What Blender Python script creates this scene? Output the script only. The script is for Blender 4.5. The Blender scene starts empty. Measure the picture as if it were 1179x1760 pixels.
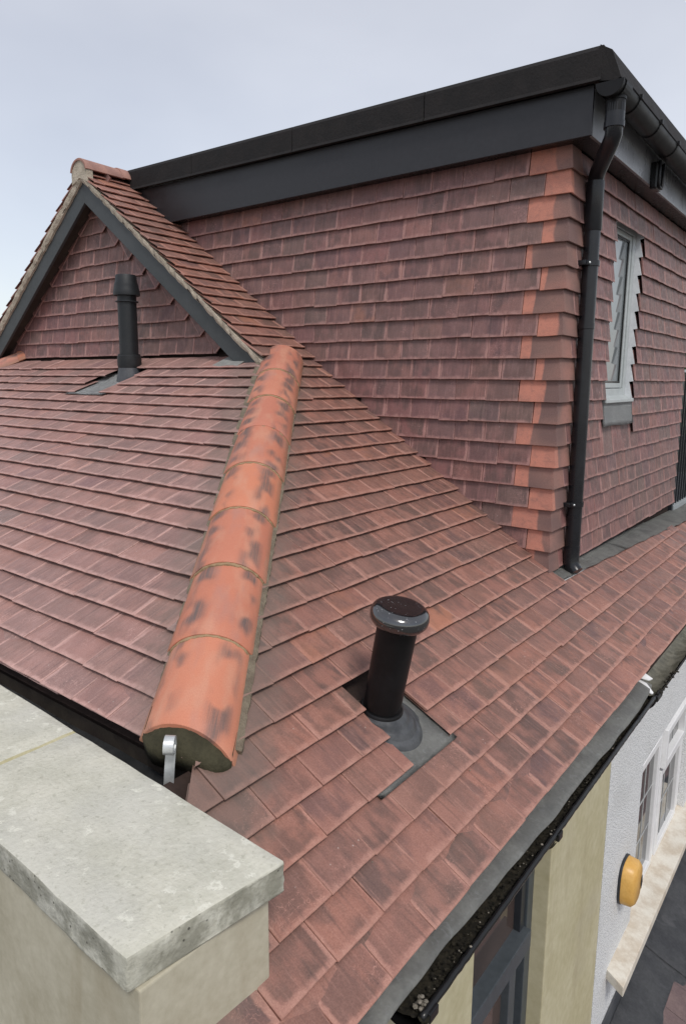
import bpy, bmesh, math, random
import numpy as np
from math import sin, cos, tan, pi, radians, sqrt, atan2
from mathutils import Vector, Matrix
random.seed(7)
SC = bpy.context.scene
COL = SC.collection

# ------------------------------------------------------------------ camera
CR = Vector((0.78957, 0.61362, 0.00754)); CU = Vector((-0.10805, 0.12691, 0.98601)); CF = Vector((-0.60408, 0.77934, -0.16651))
FPX, CX, CY = 1177.55, 589.5, 851.14
cam = bpy.data.cameras.new('camera'); cam_o = bpy.data.objects.new('camera', cam); COL.objects.link(cam_o)
m = Matrix.Identity(4)
for i in range(3):
    m[i][0] = CR[i]; m[i][1] = CU[i]; m[i][2] = -CF[i]
cam_o.matrix_world = m
cam.sensor_fit = 'HORIZONTAL'; cam.sensor_width = 36; cam.lens = 36 * FPX / 1179.0
cam.shift_y = -(880 - CY) / 1179.0
cam.clip_start = 0.05; cam.clip_end = 3000
SC.camera = cam_o

def proj(P):
    d = P.dot(CF)
    if d < 0.05: return None
    return CX + FPX * P.dot(CR) / d, CY - FPX * P.dot(CU) / d, d

# ------------------------------------------------------------------ sky and sun (bright overcast)
SUN_EL, SUN_AZ = radians(52), radians(125)     # azimuth measured clockwise from +y
W = bpy.data.worlds.new('World'); SC.world = W; W.use_nodes = True
nt = W.node_tree; nt.nodes.clear()
out = nt.nodes.new('ShaderNodeOutputWorld')
sky = nt.nodes.new('ShaderNodeTexSky'); sky.sky_type = 'NISHITA'; sky.sun_disc = False
sky.sun_elevation = SUN_EL; sky.sun_rotation = SUN_AZ
b1 = nt.nodes.new('ShaderNodeBackground'); b1.inputs[1].default_value = 0.05
nt.links.new(sky.outputs[0], b1.inputs[0])
tc = nt.nodes.new('ShaderNodeTexCoord'); mp = nt.nodes.new('ShaderNodeMapping'); mp.inputs['Scale'].default_value = (1, 1, 2.2)
nz = nt.nodes.new('ShaderNodeTexNoise'); nz.inputs['Scale'].default_value = 1.3; nz.inputs['Detail'].default_value = 5; nz.inputs['Roughness'].default_value = 0.5
rp = nt.nodes.new('ShaderNodeValToRGB'); rp.color_ramp.elements[0].position = 0.3; rp.color_ramp.elements[1].position = 0.72
rp.color_ramp.elements[0].color = (0.54, 0.53, 0.545, 1); rp.color_ramp.elements[1].color = (0.77, 0.75, 0.745, 1)
b2 = nt.nodes.new('ShaderNodeBackground'); b2.inputs[1].default_value = 0.67
add = nt.nodes.new('ShaderNodeAddShader')
nt.links.new(tc.outputs['Generated'], mp.inputs[0]); nt.links.new(mp.outputs[0], nz.inputs['Vector'])
nt.links.new(nz.outputs[0], rp.inputs[0]); nt.links.new(rp.outputs[0], b2.inputs[0])
nt.links.new(b1.outputs[0], add.inputs[0]); nt.links.new(b2.outputs[0], add.inputs[1]); nt.links.new(add.outputs[0], out.inputs[0])
sun = bpy.data.lights.new('sun', 'SUN'); sun.energy = 1.5; sun.angle = radians(14); sun.color = (1.0, 0.96, 0.9)
sun_o = bpy.data.objects.new('sun', sun); COL.objects.link(sun_o)
sd = Vector((sin(SUN_AZ) * cos(SUN_EL), cos(SUN_AZ) * cos(SUN_EL), sin(SUN_EL)))
sun_o.rotation_euler = sd.to_track_quat('Z', 'Y').to_euler()
SC.view_settings.view_transform = 'Standard'; SC.view_settings.look = 'None'
SC.view_settings.exposure = 0.34; SC.view_settings.gamma = 1; SC.view_settings.use_curve_mapping = False

# ------------------------------------------------------------------ fitted geometry of the place (camera at the origin)
XE, ZE = -0.7712, -1.4151            # eave of the front slope
PB = 0.6027; GB = 0.112              # pitch and gauge of the front slope
YA, ZA = 1.0749, -1.023              # eave of the hip-end slope
PA = 0.5076; GA = 0.1139
XD, YC = -1.339, 3.510               # dormer corner
GH = 0.113
TW = 0.1878                          # tile cover width
XR = -4.745                          # ridge line of the gablet
YG = 3.17                            # gablet wall
def zB(x): return ZE + (XE - x) * tan(PB)
def zA(y): return ZA + (y - YA) * tan(PA)
def zG(x):
    d = abs(x - XR); return 1.474 - d * 0.75
GROUND = -6.4
nB = Vector((sin(PB), 0, cos(PB))); bB = Vector((-cos(PB), 0, sin(PB)))
nA = Vector((0, -sin(PA), cos(PA))); bA = Vector((0, cos(PA), sin(PA)))
H0 = ZA - ZE
HIP0 = Vector((XE - H0 / tan(PB), YA, ZA)); HD = Vector((-1 / tan(PB), 1 / tan(PA), 1)).normalized()

# ------------------------------------------------------------------ object helpers
def link(o): COL.objects.link(o); return o
def thing(name, label, cat, loc=(0, 0, 0), group=None):
    o = bpy.data.objects.new(name, None); link(o); o.location = loc; o.empty_display_size = .1
    o['label'] = label; o['category'] = cat; o['kind'] = 'thing'
    if group: o['group'] = group
    return o
def tag(o, label, cat, group=None):
    o['label'] = label; o['category'] = cat; o['kind'] = 'thing'
    if group: o['group'] = group
    return o
def setparent(o, parent):
    if parent is not None:
        o.parent = parent
        pw = parent.matrix_basis.copy()      # every object's basis is its world matrix here
        o.matrix_parent_inverse = pw.inverted()
def obj(name, me, mat=None, parent=None, smooth=False, mw=None):
    if isinstance(me, bmesh.types.BMesh):
        b = me; b.normal_update(); me = bpy.data.meshes.new(name); b.to_mesh(me); b.free()
    if mat is not None and not me.materials:
        me.materials.append(mat)
    if smooth:
        me.polygons.foreach_set('use_smooth', [True] * len(me.polygons))
    o = bpy.data.objects.new(name, me); link(o)
    if mw is not None: o.matrix_basis = mw
    setparent(o, parent)
    return o
def autosmooth(me, ang=40):
    me.polygons.foreach_set('use_smooth', [True] * len(me.polygons))
    try: me.set_sharp_from_angle(angle=radians(ang))
    except Exception: pass
def box(bm, lo, hi, bev=0.0):
    x0, y0, z0 = lo; x1, y1, z1 = hi
    vs = [bm.verts.new(v) for v in ((x0,y0,z0),(x1,y0,z0),(x1,y1,z0),(x0,y1,z0),(x0,y0,z1),(x1,y0,z1),(x1,y1,z1),(x0,y1,z1))]
    fs = [bm.faces.new([vs[i] for i in f]) for f in ((0,3,2,1),(4,5,6,7),(0,1,5,4),(1,2,6,5),(2,3,7,6),(3,0,4,7))]
    if bev > 0:
        es = list({e for f in fs for e in f.edges})
        bmesh.ops.bevel(bm, geom=es, offset=bev, segments=2, affect='EDGES', profile=.6)
    return vs
def prism(bm, pts, vec, bev=0.0):
    """closed prism: polygon pts (3-D) extruded by vec"""
    vec = Vector(vec); a = [bm.verts.new(p) for p in pts]; b = [bm.verts.new(Vector(p) + vec) for p in pts]
    n = len(pts); fs = [bm.faces.new(a[::-1]), bm.faces.new(b)]
    for i in range(n): fs.append(bm.faces.new((a[i], a[(i+1) % n], b[(i+1) % n], b[i])))
    bmesh.ops.recalc_face_normals(bm, faces=fs)
    if bev > 0:
        es = list({e for f in fs for e in f.edges})
        bmesh.ops.bevel(bm, geom=es, offset=bev, segments=2, affect='EDGES', profile=.6)
    return fs
def lathe(bm, prof, axis_o, axis_d, n=28, cap=True):
    """prof: list (radius, height) ; axis direction axis_d"""
    d = Vector(axis_d).normalized(); u = d.orthogonal().normalized(); v = d.cross(u); o = Vector(axis_o)
    rings = []
    for r, h in prof:
        rings.append([bm.verts.new(o + d * h + (u * cos(2*pi*k/n) + v * sin(2*pi*k/n)) * max(r, 1e-4)) for k in range(n)])
    for a, b in zip(rings[:-1], rings[1:]):
        for k in range(n): bm.faces.new((a[k], a[(k+1) % n], b[(k+1) % n], b[k]))
    if cap:
        bm.faces.new(rings[0][::-1]); bm.faces.new(rings[-1])
def tube(bm, pts, r, n=20, cap=True):
    pts = [Vector(p) for p in pts]; rings = []
    for i, p in enumerate(pts):
        if i == 0: d = pts[1] - p
        elif i == len(pts) - 1: d = p - pts[i-1]
        else: d = (pts[i+1] - p).normalized() + (p - pts[i-1]).normalized()
        d.normalize()
        if i == 0: u = d.orthogonal().normalized()
        else: u = (u - d * u.dot(d)).normalized()
        v = d.cross(u)
        rr = r[i] if isinstance(r, (list, tuple)) else r
        rings.append([bm.verts.new(p + (u * cos(2*pi*k/n) + v * sin(2*pi*k/n)) * rr) for k in range(n)])
    for a, b in zip(rings[:-1], rings[1:]):
        for k in range(n): bm.faces.new((a[k], a[(k+1) % n], b[(k+1) % n], b[k]))
    if cap: bm.faces.new(rings[0][::-1]); bm.faces.new(rings[-1])
def grid(bm, f, nu, nv):
    vs = [[bm.verts.new(f(i / nu, j / nv)) for j in range(nv + 1)] for i in range(nu + 1)]
    for i in range(nu):
        for j in range(nv): bm.faces.new((vs[i][j], vs[i+1][j], vs[i+1][j+1], vs[i][j+1]))
    return vs

# ------------------------------------------------------------------ material helpers
class NT:
    def __init__(s, name):
        s.m = bpy.data.materials.new(name); s.m.use_nodes = True; s.t = s.m.node_tree; s.t.nodes.clear()
        s.out = s.n('ShaderNodeOutputMaterial'); s.b = s.n('ShaderNodeBsdfPrincipled'); s.l(s.b.outputs[0], s.out.inputs[0])
    def n(s, t): return s.t.nodes.new(t)
    def l(s, a, b): s.t.links.new(a, b)
    def val(s, sock, v):
        if hasattr(v, 'is_output') or isinstance(v, bpy.types.NodeSocket): s.l(v, sock)
        elif isinstance(v, (tuple, list)) and len(v) == 3 and sock.type == 'RGBA': sock.default_value = (*v, 1)
        else: sock.default_value = v
    def math(s, op, a, b=0.5, c=0.5, clamp=False):
        n = s.n('ShaderNodeMath'); n.operation = op; n.use_clamp = clamp
        s.val(n.inputs[0], a); s.val(n.inputs[1], b); s.val(n.inputs[2], c); return n.outputs[0]
    def vmath(s, op, a, b=(0, 0, 0)):
        n = s.n('ShaderNodeVectorMath'); n.operation = op; s.val(n.inputs[0], a)
        if op == 'SCALE': s.val(n.inputs[3], b)
        else: s.val(n.inputs[1], b)
        return n.outputs[0]
    def noise(s, vec, scale, detail=4, rough=0.55, dist=0.0):
        n = s.n('ShaderNodeTexNoise'); s.val(n.inputs['Vector'], vec); n.inputs['Scale'].default_value = scale
        n.inputs['Detail'].default_value = detail; n.inputs['Roughness'].default_value = rough; n.inputs['Distortion'].default_value = dist
        return n.outputs[0]
    def vor(s, vec, scale, feat='F1', out='Distance'):
        n = s.n('ShaderNodeTexVoronoi'); n.feature = feat; s.val(n.inputs['Vector'], vec); n.inputs['Scale'].default_value = scale
        return n.outputs[out]
    def smooth(s, v, a, b, lo=0.0, hi=1.0):
        n = s.n('ShaderNodeMapRange'); n.interpolation_type = 'SMOOTHSTEP'; s.val(n.inputs[0], v)
        n.inputs[1].default_value = a; n.inputs[2].default_value = b; n.inputs[3].default_value = lo; n.inputs[4].default_value = hi
        return n.outputs[0]
    def mix(s, f, a, b, mode='MIX'):
        n = s.n('ShaderNodeMix'); n.data_type = 'RGBA'; n.blend_type = mode
        s.val(n.inputs[0], f); s.val(n.inputs[6], a); s.val(n.inputs[7], b); return n.outputs[2]
    def ramp(s, v, stops):
        n = s.n('ShaderNodeValToRGB'); s.val(n.inputs[0], v); cr = n.color_ramp
        while len(cr.elements) < len(stops): cr.elements.new(.5)
        for e, (p, c) in zip(cr.elements, stops): e.position = p; e.color = (*c, 1)
        return n.outputs[0]
    def bump(s, h, strength=0.3, dist=0.01, normal=None):
        n = s.n('ShaderNodeBump'); n.inputs['Strength'].default_value = strength; n.inputs['Distance'].default_value = dist
        s.val(n.inputs['Height'], h)
        if normal is not None: s.l(normal, n.inputs['Normal'])
        return n.outputs[0]
    def pos(s): return s.n('ShaderNodeNewGeometry').outputs['Position']
    def scale3(s, vec, sc):
        return s.vmath('MULTIPLY', vec, sc)
    def done(s, color, rough=0.7, spec=0.5, normal=None, metal=0.0):
        s.val(s.b.inputs['Base Color'], color); s.val(s.b.inputs['Roughness'], rough)
        s.b.inputs['Specular IOR Level'].default_value = spec; s.b.inputs['Metallic'].default_value = metal
        if normal is not None: s.l(normal, s.b.inputs['Normal'])
        return s.m

def rand_src(k, src):
    if src == 'obj': return k.n('ShaderNodeObjectInfo').outputs['Random']
    a = k.n('ShaderNodeAttribute'); a.attribute_type = 'GEOMETRY'; a.attribute_name = 'rnd'; return a.outputs['Fac']

def clay_tile(name, src, pal, dark, edge, darkamt=0.75, expo=0.112, orange=0.0, streak=1.0, v0=0.0, warm=None, hip=0):
    """pal: ramp stops over the random value; UV in metres (u across, v up from the tail)"""
    k = NT(name); r = rand_src(k, src)
    uv = k.n('ShaderNodeUVMap').outputs[0]
    sep = k.n('ShaderNodeSeparateXYZ'); k.l(uv, sep.inputs[0]); u, v = sep.outputs[0], sep.outputs[1]
    r2 = k.math('FRACT', k.math('MULTIPLY', r, 17.31)); r3 = k.math('FRACT', k.math('MULTIPLY', r, 53.77)); r4 = k.math('FRACT', k.math('MULTIPLY', r, 131.3))
    cmb = k.n('ShaderNodeCombineXYZ'); k.val(cmb.inputs[0], k.math('MULTIPLY', r, 37.0)); k.val(cmb.inputs[1], k.math('MULTIPLY', r2, 23.0)); k.val(cmb.inputs[2], k.math('MULTIPLY', r3, 11.0))
    vec = k.vmath('ADD', uv, cmb.outputs[0])
    base = k.ramp(r2, pal)
    # slow drift of hue over the whole slope
    big = k.noise(k.pos(), 1.1, 2)
    base = k.mix(k.smooth(big, .42, .66, 0, .42), base, warm or edge)
    # dark sanded field in the middle of each tile, paler bare clay towards sides and tail
    n1 = k.noise(vec, 8, 3, .55); n2 = k.noise(vec, 34, 4, .65, .4); n3 = k.noise(k.scale3(vec, (1.0, .35, 1)), 22, 3, .6)
    wob = k.math('ADD', k.math('MULTIPLY', k.math('SUBTRACT', n2, .5), .016), k.math('MULTIPLY', k.math('SUBTRACT', n1, .5), .030))
    lm = k.math('MULTIPLY', k.smooth(r4, 0, 1, -.9, 1.25), .0085); rm_ = k.math('MULTIPLY', k.smooth(r3, 0, 1, -.9, 1.25), .0085)
    su = k.math('SUBTRACT', k.math('ADD', u, wob), lm); sr = k.math('SUBTRACT', k.math('SUBTRACT', TW - .002, k.math('ADD', u, wob)), rm_)
    eu = k.math('MINIMUM', su, sr); ev = k.math('SUBTRACT', k.math('ADD', v, wob), .0075)
    cen = k.math('MULTIPLY', k.smooth(eu, -.001, .009), k.smooth(ev, -.004, .014))
    eu = k.math('MINIMUM', u, k.math('SUBTRACT', TW - .002, u))
    blot = k.smooth(k.math('ADD', k.math('MULTIPLY', n1, .55), k.math('MULTIPLY', n3, .45)), .40, .58, .12, 1.0)
    field = k.ramp(k.math('FRACT', k.math('MULTIPLY', r, 311.7)), [(0, dark), (.35, tuple(c * f for c, f in zip(dark, (1.35, 1.12, 1.02)))), (.65, tuple(c * f for c, f in zip(dark, (1.15, 1.18, 1.05)))), (1, tuple(c * f for c, f in zip(dark, (1.3, 1.05, 1.2))))])
    amt = k.math('MULTIPLY', k.math('MULTIPLY', cen, blot), k.smooth(r3, .0, 1.0, .50, 1.0))
    col = k.mix(k.math('MULTIPLY', amt, darkamt), base, field)
    bare = k.math('MULTIPLY', k.math('SUBTRACT', 1.0, cen), k.smooth(n3, .32, .62, .05, .62))
    col = k.mix(bare, col, edge)
    # vertical combing streaks
    sv = k.noise(k.scale3(vec, (110, 9, 1)), 1.0, 3, .6)
    col = k.mix(k.smooth(sv, .50, .80, 0, .34 * streak), col, edge)
    sv2 = k.noise(k.scale3(vec, (70, 5, 1)), 1.0, 2, .5)
    col = k.mix(k.smooth(sv2, .55, .78, 0, .38 * streak), col, tuple(c * .62 for c in dark))
    # sandy grain
    gr = k.noise(vec, 240, 3, .7)
    col = k.mix(.32, col, k.ramp(gr, [(.3, (.12, .12, .12)), (.7, (.95, .92, .9))]), 'SOFT_LIGHT')
    # paler worn rim
    rim = k.smooth(k.math('MINIMUM', eu, v), .0015, .0065, 1, 0)
    col = k.mix(k.math('MULTIPLY', rim, k.smooth(n2, .35, .7, .05, .6)), col, edge)
    # bright flame / orange tiles
    if orange > 0:
        fl = k.math('MULTIPLY', k.smooth(r4, 1 - orange, 1 - orange + .08), k.smooth(k.noise(vec, 7, 3), .42, .6))
        col = k.mix(k.math('MULTIPLY', fl, .8), col, (.42, .17, .095))
    # scuffs and droppings
    sp = k.vor(vec, 34); spm = k.math('MULTIPLY', k.smooth(sp, .05, .10, 1, 0), k.smooth(k.noise(vec, 6, 1), .58, .66))
    col = k.mix(k.math('MULTIPLY', spm, .75), col, (.50, .42, .38))
    sc = k.noise(k.scale3(vec, (1, 1, 1)), 24, 2, .5, 2.2)
    scm = k.math('MULTIPLY', k.smooth(k.math('ABSOLUTE', k.math('SUBTRACT', sc, .5)), .004, .014, 1, 0), k.smooth(k.noise(vec, 5, 1), .56, .68))
    col = k.mix(k.math('MULTIPLY', scm, .38), col, tuple(min(1, c * 1.5) for c in edge))
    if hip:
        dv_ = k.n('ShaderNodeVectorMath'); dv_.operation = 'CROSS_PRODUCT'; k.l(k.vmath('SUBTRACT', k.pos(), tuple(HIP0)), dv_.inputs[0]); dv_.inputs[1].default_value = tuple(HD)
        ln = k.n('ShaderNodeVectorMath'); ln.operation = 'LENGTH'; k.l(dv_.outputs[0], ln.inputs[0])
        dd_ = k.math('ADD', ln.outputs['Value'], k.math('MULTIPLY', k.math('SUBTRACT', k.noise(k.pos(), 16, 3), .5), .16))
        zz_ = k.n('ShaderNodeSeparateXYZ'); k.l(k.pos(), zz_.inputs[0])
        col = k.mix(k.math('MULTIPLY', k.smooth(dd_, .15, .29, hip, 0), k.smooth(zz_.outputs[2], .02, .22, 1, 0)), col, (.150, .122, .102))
    hgt = k.math('ADD', k.math('MULTIPLY', gr, .5), k.math('ADD', k.math('MULTIPLY', sv, .25), k.math('MULTIPLY', n2, .6)))
    return k.done(col, k.smooth(n2, .3, .7, .48, .74), .5, k.bump(hgt, .38, .0035))

ROOF_PAL = [(0.0, (.215, .108, .088)), (.3, (.275, .126, .097)), (.55, (.225, .120, .098)), (.8, (.32, .142, .104)), (1.0, (.178, .108, .090))]
ROOF_DARK = (.074, .054, .050); ROOF_EDGE = (.44, .235, .185)
SIDE_PAL = [(0.0, (.27, .160, .143)), (.3, (.345, .184, .158)), (.55, (.30, .178, .158)), (.8, (.385, .200, .165)), (1.0, (.225, .158, .145))]
WALL_PAL = [(0.0, (.195, .100, .098)), (.3, (.250, .113, .105)), (.55, (.19, .106, .103)), (.8, (.27, .125, .108)), (1.0, (.165, .108, .098))]
WALL_DARK = (.080, .055, .055); WALL_EDGE = (.43, .24, .215)
M = {}
for src in ('obj', 'att'):
    M['roof_' + src] = clay_tile('roof_clay_' + src, src, ROOF_PAL, ROOF_DARK, ROOF_EDGE, orange=.05, hip=.55, warm=(.36, .165, .12))
    M['side_' + src] = clay_tile('hip_end_clay_' + src, src, SIDE_PAL, (.135, .092, .088), (.56, .35, .31), darkamt=.62, orange=.02, hip=.4, expo=GA, warm=(.40, .235, .21))
    M['wall_' + src] = clay_tile('wall_clay_' + src, src, WALL_PAL, WALL_DARK, WALL_EDGE, orange=.04, expo=GH, streak=1.0, warm=(.19, .13, .11))

def corner_clay():
    k = NT('corner_clay'); r = rand_src(k, 'obj'); uv = k.n('ShaderNodeUVMap').outputs[0]
    cmb = k.n('ShaderNodeCombineXYZ'); k.val(cmb.inputs[0], k.math('MULTIPLY', r, 31.0)); k.val(cmb.inputs[1], k.math('MULTIPLY', r, 77.0))
    vec = k.vmath('ADD', uv, cmb.outputs[0]); n1 = k.noise(vec, 5.0, 1, .4); n2 = k.noise(vec, 40, 4, .6)
    sp_ = k.n('ShaderNodeSeparateXYZ'); k.l(uv, sp_.inputs[0])
    wd = k.math('MULTIPLY', k.smooth(k.math('FRACT', k.math('MULTIPLY', r, 19.7)), .0, .75, .22, 1), .125)
    om = k.smooth(k.math('ADD', k.math('SUBTRACT', sp_.outputs[0], wd), k.math('MULTIPLY', k.math('SUBTRACT', n1, .5), .05)), -.003, .006, 1, 0)
    brown = k.ramp(n1, [(.36, (.175, .105, .095)), (.50, (.235, .135, .115)), (.68, (.33, .165, .135))])
    col = k.mix(om, brown, k.ramp(k.noise(vec, 11, 3), [(.35, (.42, .185, .14)), (.6, (.52, .215, .155))]))
    col = k.mix(k.smooth(n2, .45, .75, 0, .35), col, (.15, .10, .09))
    gr = k.noise(vec, 260, 2, .7)
    col = k.mix(.3, col, k.ramp(gr, [(.3, (.15, .15, .15)), (.7, (.9, .9, .9))]), 'SOFT_LIGHT')
    return k.done(col, .78, .35, k.bump(k.math('ADD', gr, n2), .3, .003))
M['corner'] = corner_clay()

def hip_clay():
    k = NT('hip_clay'); r = rand_src(k, 'obj'); uv = k.n('ShaderNodeUVMap').outputs[0]     # u = angle/pi (0..1), v = metres along
    sep = k.n('ShaderNodeSeparateXYZ'); k.l(uv, sep.inputs[0]); u, v = sep.outputs[0], sep.outputs[1]
    r2 = k.math('FRACT', k.math('MULTIPLY', r, 17.31)); r3 = k.math('FRACT', k.math('MULTIPLY', r, 43.7))
    cmb = k.n('ShaderNodeCombineXYZ'); k.val(cmb.inputs[0], k.math('MULTIPLY', r, 31.0)); k.val(cmb.inputs[1], k.math('MULTIPLY', r2, 17.0))
    vec = k.vmath('ADD', uv, cmb.outputs[0])
    base = k.ramp(r2, [(0, (.50, .175, .105)), (.35, (.57, .215, .125)), (.6, (.41, .165, .135)), (.8, (.53, .19, .108)), (1, (.40, .17, .145))])
    n1 = k.noise(vec, 5, 3, .5); n2 = k.noise(vec, 26, 4, .6)
    base = k.mix(k.smooth(n1, .45, .7, 0, .55), base, (.55, .28, .19))
    blob = k.noise(k.scale3(vec, (4.6, 10.0, 1)), 1.0, 1, .35, .0); tot = None
    for i, (cu, wu) in enumerate(((.25, .17), (.74, .19))):
        du = k.math('ABSOLUTE', k.math('SUBTRACT', k.math('ADD', u, k.math('MULTIPLY', k.math('SUBTRACT', r3, .5), .08)), cu))
        z = k.smooth(du, .03, wu, 1, 0)
        lim = k.math('FRACT', k.math('MULTIPLY', r, 5.3 + 11.9 * i))
        g = k.math('MULTIPLY', z, k.smooth(k.math('ADD', blob, k.math('ADD', k.math('MULTIPLY', k.math('SUBTRACT', n2, .5), .05), k.math('MULTIPLY', lim, .10))), .47, .70))
        tot = g if tot is None else k.math('MAXIMUM', tot, g)
    stre = k.noise(k.scale3(vec, (60, 8, 1)), 1.0, 3)
    tot = k.math('MULTIPLY', tot, k.smooth(stre, .25, .6, .55, 1.0))
    col = k.mix(k.math('MULTIPLY', tot, k.smooth(r3, 0, 1, .85, 1.0)), base, (.13, .10, .092))
    film = k.smooth(k.noise(vec, 3.2, 3), .52, .7, 0, .45)
    col = k.mix(film, col, (.36, .20, .17))
    # browner low on both flanks
    fl = k.math('MINIMUM', u, k.math('SUBTRACT', 1.0, u))
    col = k.mix(k.smooth(k.math('ADD', fl, k.math('MULTIPLY', k.math('SUBTRACT', n2, .5), .12)), .02, .15, .55, 0), col, (.22, .14, .09))
    gr = k.noise(vec, 160, 3, .65)
    col = k.mix(.25, col, k.ramp(gr, [(.3, (.2, .2, .2)), (.7, (.85, .85, .85))]), 'SOFT_LIGHT')
    return k.done(col, k.smooth(n2, .3, .7, .5, .72), .4, k.bump(k.math('ADD', gr, k.math('MULTIPLY', stre, .5)), .22, .003))
M['hip'] = hip_clay()
RIDGE_M = True

def simple(name, c1, c2, scale=20, rough=.7, spec=.4, bump=.2, bd=.004, detail=5, metal=0, extra=None):
    k = NT(name); P = k.pos(); n = k.noise(P, scale, detail, .6); n2 = k.noise(P, scale * 9, 3, .6)
    col = k.mix(k.smooth(n, .35, .65), c1, c2)
    col = k.mix(.25, col, k.ramp(n2, [(.3, (.25, .25, .25)), (.7, (.8, .8, .8))]), 'SOFT_LIGHT')
    if extra: col = extra(k, P, col, n, n2)
    return k.done(col, k.smooth(n, .3, .7, rough * .85, min(1, rough * 1.12)), spec, k.bump(k.math('ADD', n, n2), bump, bd), metal)
M['ridge'] = simple('brown_ridge_clay', (.27, .15, .125), (.36, .20, .16), 12, .8, .3, .3, .004)
M['mortar'] = simple('verge_mortar', (.52, .46, .37), (.38, .335, .265), 14, .92, .2, .6, .01)
M['mortar_dk'] = simple('hip_bedding_mortar', (.15, .12, .088), (.22, .185, .135), 18, .9, .2, .7, .01)
M['mortar_jt'] = simple('yellowish_joint_mortar', (.27, .19, .11), (.36, .25, .15), 25, .9, .2, .4, .004)
M['end_mortar'] = simple('dark_end_mortar', (.035, .032, .018), (.055, .05, .03), 14, .85, .2, .5, .006)
M['underlay'] = simple('dark_underlay', (.03, .022, .02), (.05, .035, .03), 8, .95, .1, .2)
def brd(k, P, col, n, n2):
    return k.mix(k.smooth(k.noise(P, 2.3, 3), .45, .7, 0, .3), col, (.075, .08, .083))
M['barge'] = simple('grey_green_board', (.038, .044, .046), (.048, .054, .056), 6, .5, .45, .06, .002, extra=brd)
M['fascia'] = simple('anthracite_board', (.015, .015, .018), (.020, .020, .024), 4, .45, .5, .05, .002)
M['fascia_sky'] = simple('glossy_sky_grey_board', (.20, .205, .215), (.23, .235, .245), 4, .30, .6, .03, .001)  # black board; its grey base colour paints in the sky reflection
M['felt'] = simple('mineral_roof_trim', (.013, .012, .012), (.022, .020, .020), 9, .8, .25, .5, .004)
M['black_pl'] = simple('black_plastic', (.0055, .0055, .006), (.0075, .0075, .008), 6, .26, .4, .03, .001)
M['pipe_black'] = simple('scuffed_black_pipe', (.0055, .0055, .006), (.008, .008, .009), 9, .45, .22, .06, .001)
M['cap_black'] = simple('shiny_black_cap', (.006, .006, .007), (.009, .009, .010), 9, .13, .5, .03, .0006, extra=lambda k, P, col, n, n2: k.mix(k.math('MULTIPLY', k.smooth(k.vor(P, 95), .12, .2, 1, 0), k.smooth(k.noise(P, 30, 1), .5, .6)), col, (.25, .25, .26)))
M['cap_black'].node_tree.nodes['Principled BSDF'].inputs['IOR'].default_value = 2.1
M['gutter_pl'] = simple('dark_grey_gutter_plastic', (.006, .006, .0065), (.009, .009, .010), 6, .5, .25, .04, .001)
M['pipe_pl'] = simple('downpipe_plastic', (.009, .0095, .012), (.014, .015, .018), 5, .30, .42, .05, .001)
M['matt_pl'] = simple('matt_black_plastic', (.012, .014, .016), (.018, .020, .022), 9, .5, .4, .08, .001)
def ldx(k, P, col, n, n2):
    w = k.smooth(k.noise(P, 26, 4, .65, .8), .56, .72, 0, .5)
    col = k.mix(w, col, (.42, .43, .43))
    return k.mix(k.smooth(k.noise(P, 7, 3), .5, .72, 0, .5), col, (.13, .135, .135))
M['lead'] = simple('weathered_lead', (.235, .235, .222), (.315, .315, .295), 9, .55, .45, .25, .006, extra=ldx)
M['lead_pale'] = simple('pale_lead', (.38, .39, .39), (.45, .46, .455), 7, .6, .4, .2, .005)
M['boot'] = simple('dusty_rubber', (.035, .037, .04), (.075, .078, .082), 14, .45, .5, .1, .002)
M['lead_mid'] = simple('slate_grey_lead', (.085, .088, .096), (.125, .128, .135), 7, .6, .4, .3, .006, extra=lambda k, P, col, n, n2: k.mix(k.smooth(k.noise(P, 9, 4, .6, .8), .58, .74, 0, .4), col, (.22, .22, .23)))
M['lead_dk2'] = simple('dark_gutter_lead', (.045, .047, .050), (.075, .077, .08), 7, .6, .35, .25, .005)
M['lead_dk'] = simple('dark_lead', (.045, .048, .055), (.075, .078, .085), 9, .5, .45, .25, .006)
def cop(k, P, col, n, n2):
    l = k.noise(P, 30, 4, .6, .1)
    big = k.noise(P, 3.2, 3)
    col = k.mix(k.smooth(big, .4, .65, 0, .40), col, (.50, .495, .455))
    col = k.mix(k.math('MULTIPLY', k.smooth(l, .55, .63), k.smooth(k.noise(P, 5.5, 2), .44, .56, .12, .9)), col, (.68, .67, .58))
    d = k.noise(P, 60, 4, .7)
    col = k.mix(k.smooth(d, .54, .70, 0, .45), col, (.24, .235, .18))
    st = k.noise(k.scale3(P, (14, 55, 14)), 1, 3)
    col = k.mix(k.smooth(st, .55, .75, 0, .3), col, (.50, .50, .42))
    # sides mottled darker than the top
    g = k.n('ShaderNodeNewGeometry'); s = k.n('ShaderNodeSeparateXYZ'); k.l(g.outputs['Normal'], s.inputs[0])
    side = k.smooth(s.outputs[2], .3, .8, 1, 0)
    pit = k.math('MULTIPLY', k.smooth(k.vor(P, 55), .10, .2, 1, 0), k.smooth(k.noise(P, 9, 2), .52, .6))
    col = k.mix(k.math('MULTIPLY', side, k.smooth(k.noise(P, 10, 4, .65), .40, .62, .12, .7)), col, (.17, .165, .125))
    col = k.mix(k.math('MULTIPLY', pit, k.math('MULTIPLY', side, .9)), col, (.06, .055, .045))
    return col
M['coping'] = simple('lichen_stone', (.49, .48, .40), (.57, .555, .47), 9, .88, .25, .5, .006, extra=cop)
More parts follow.
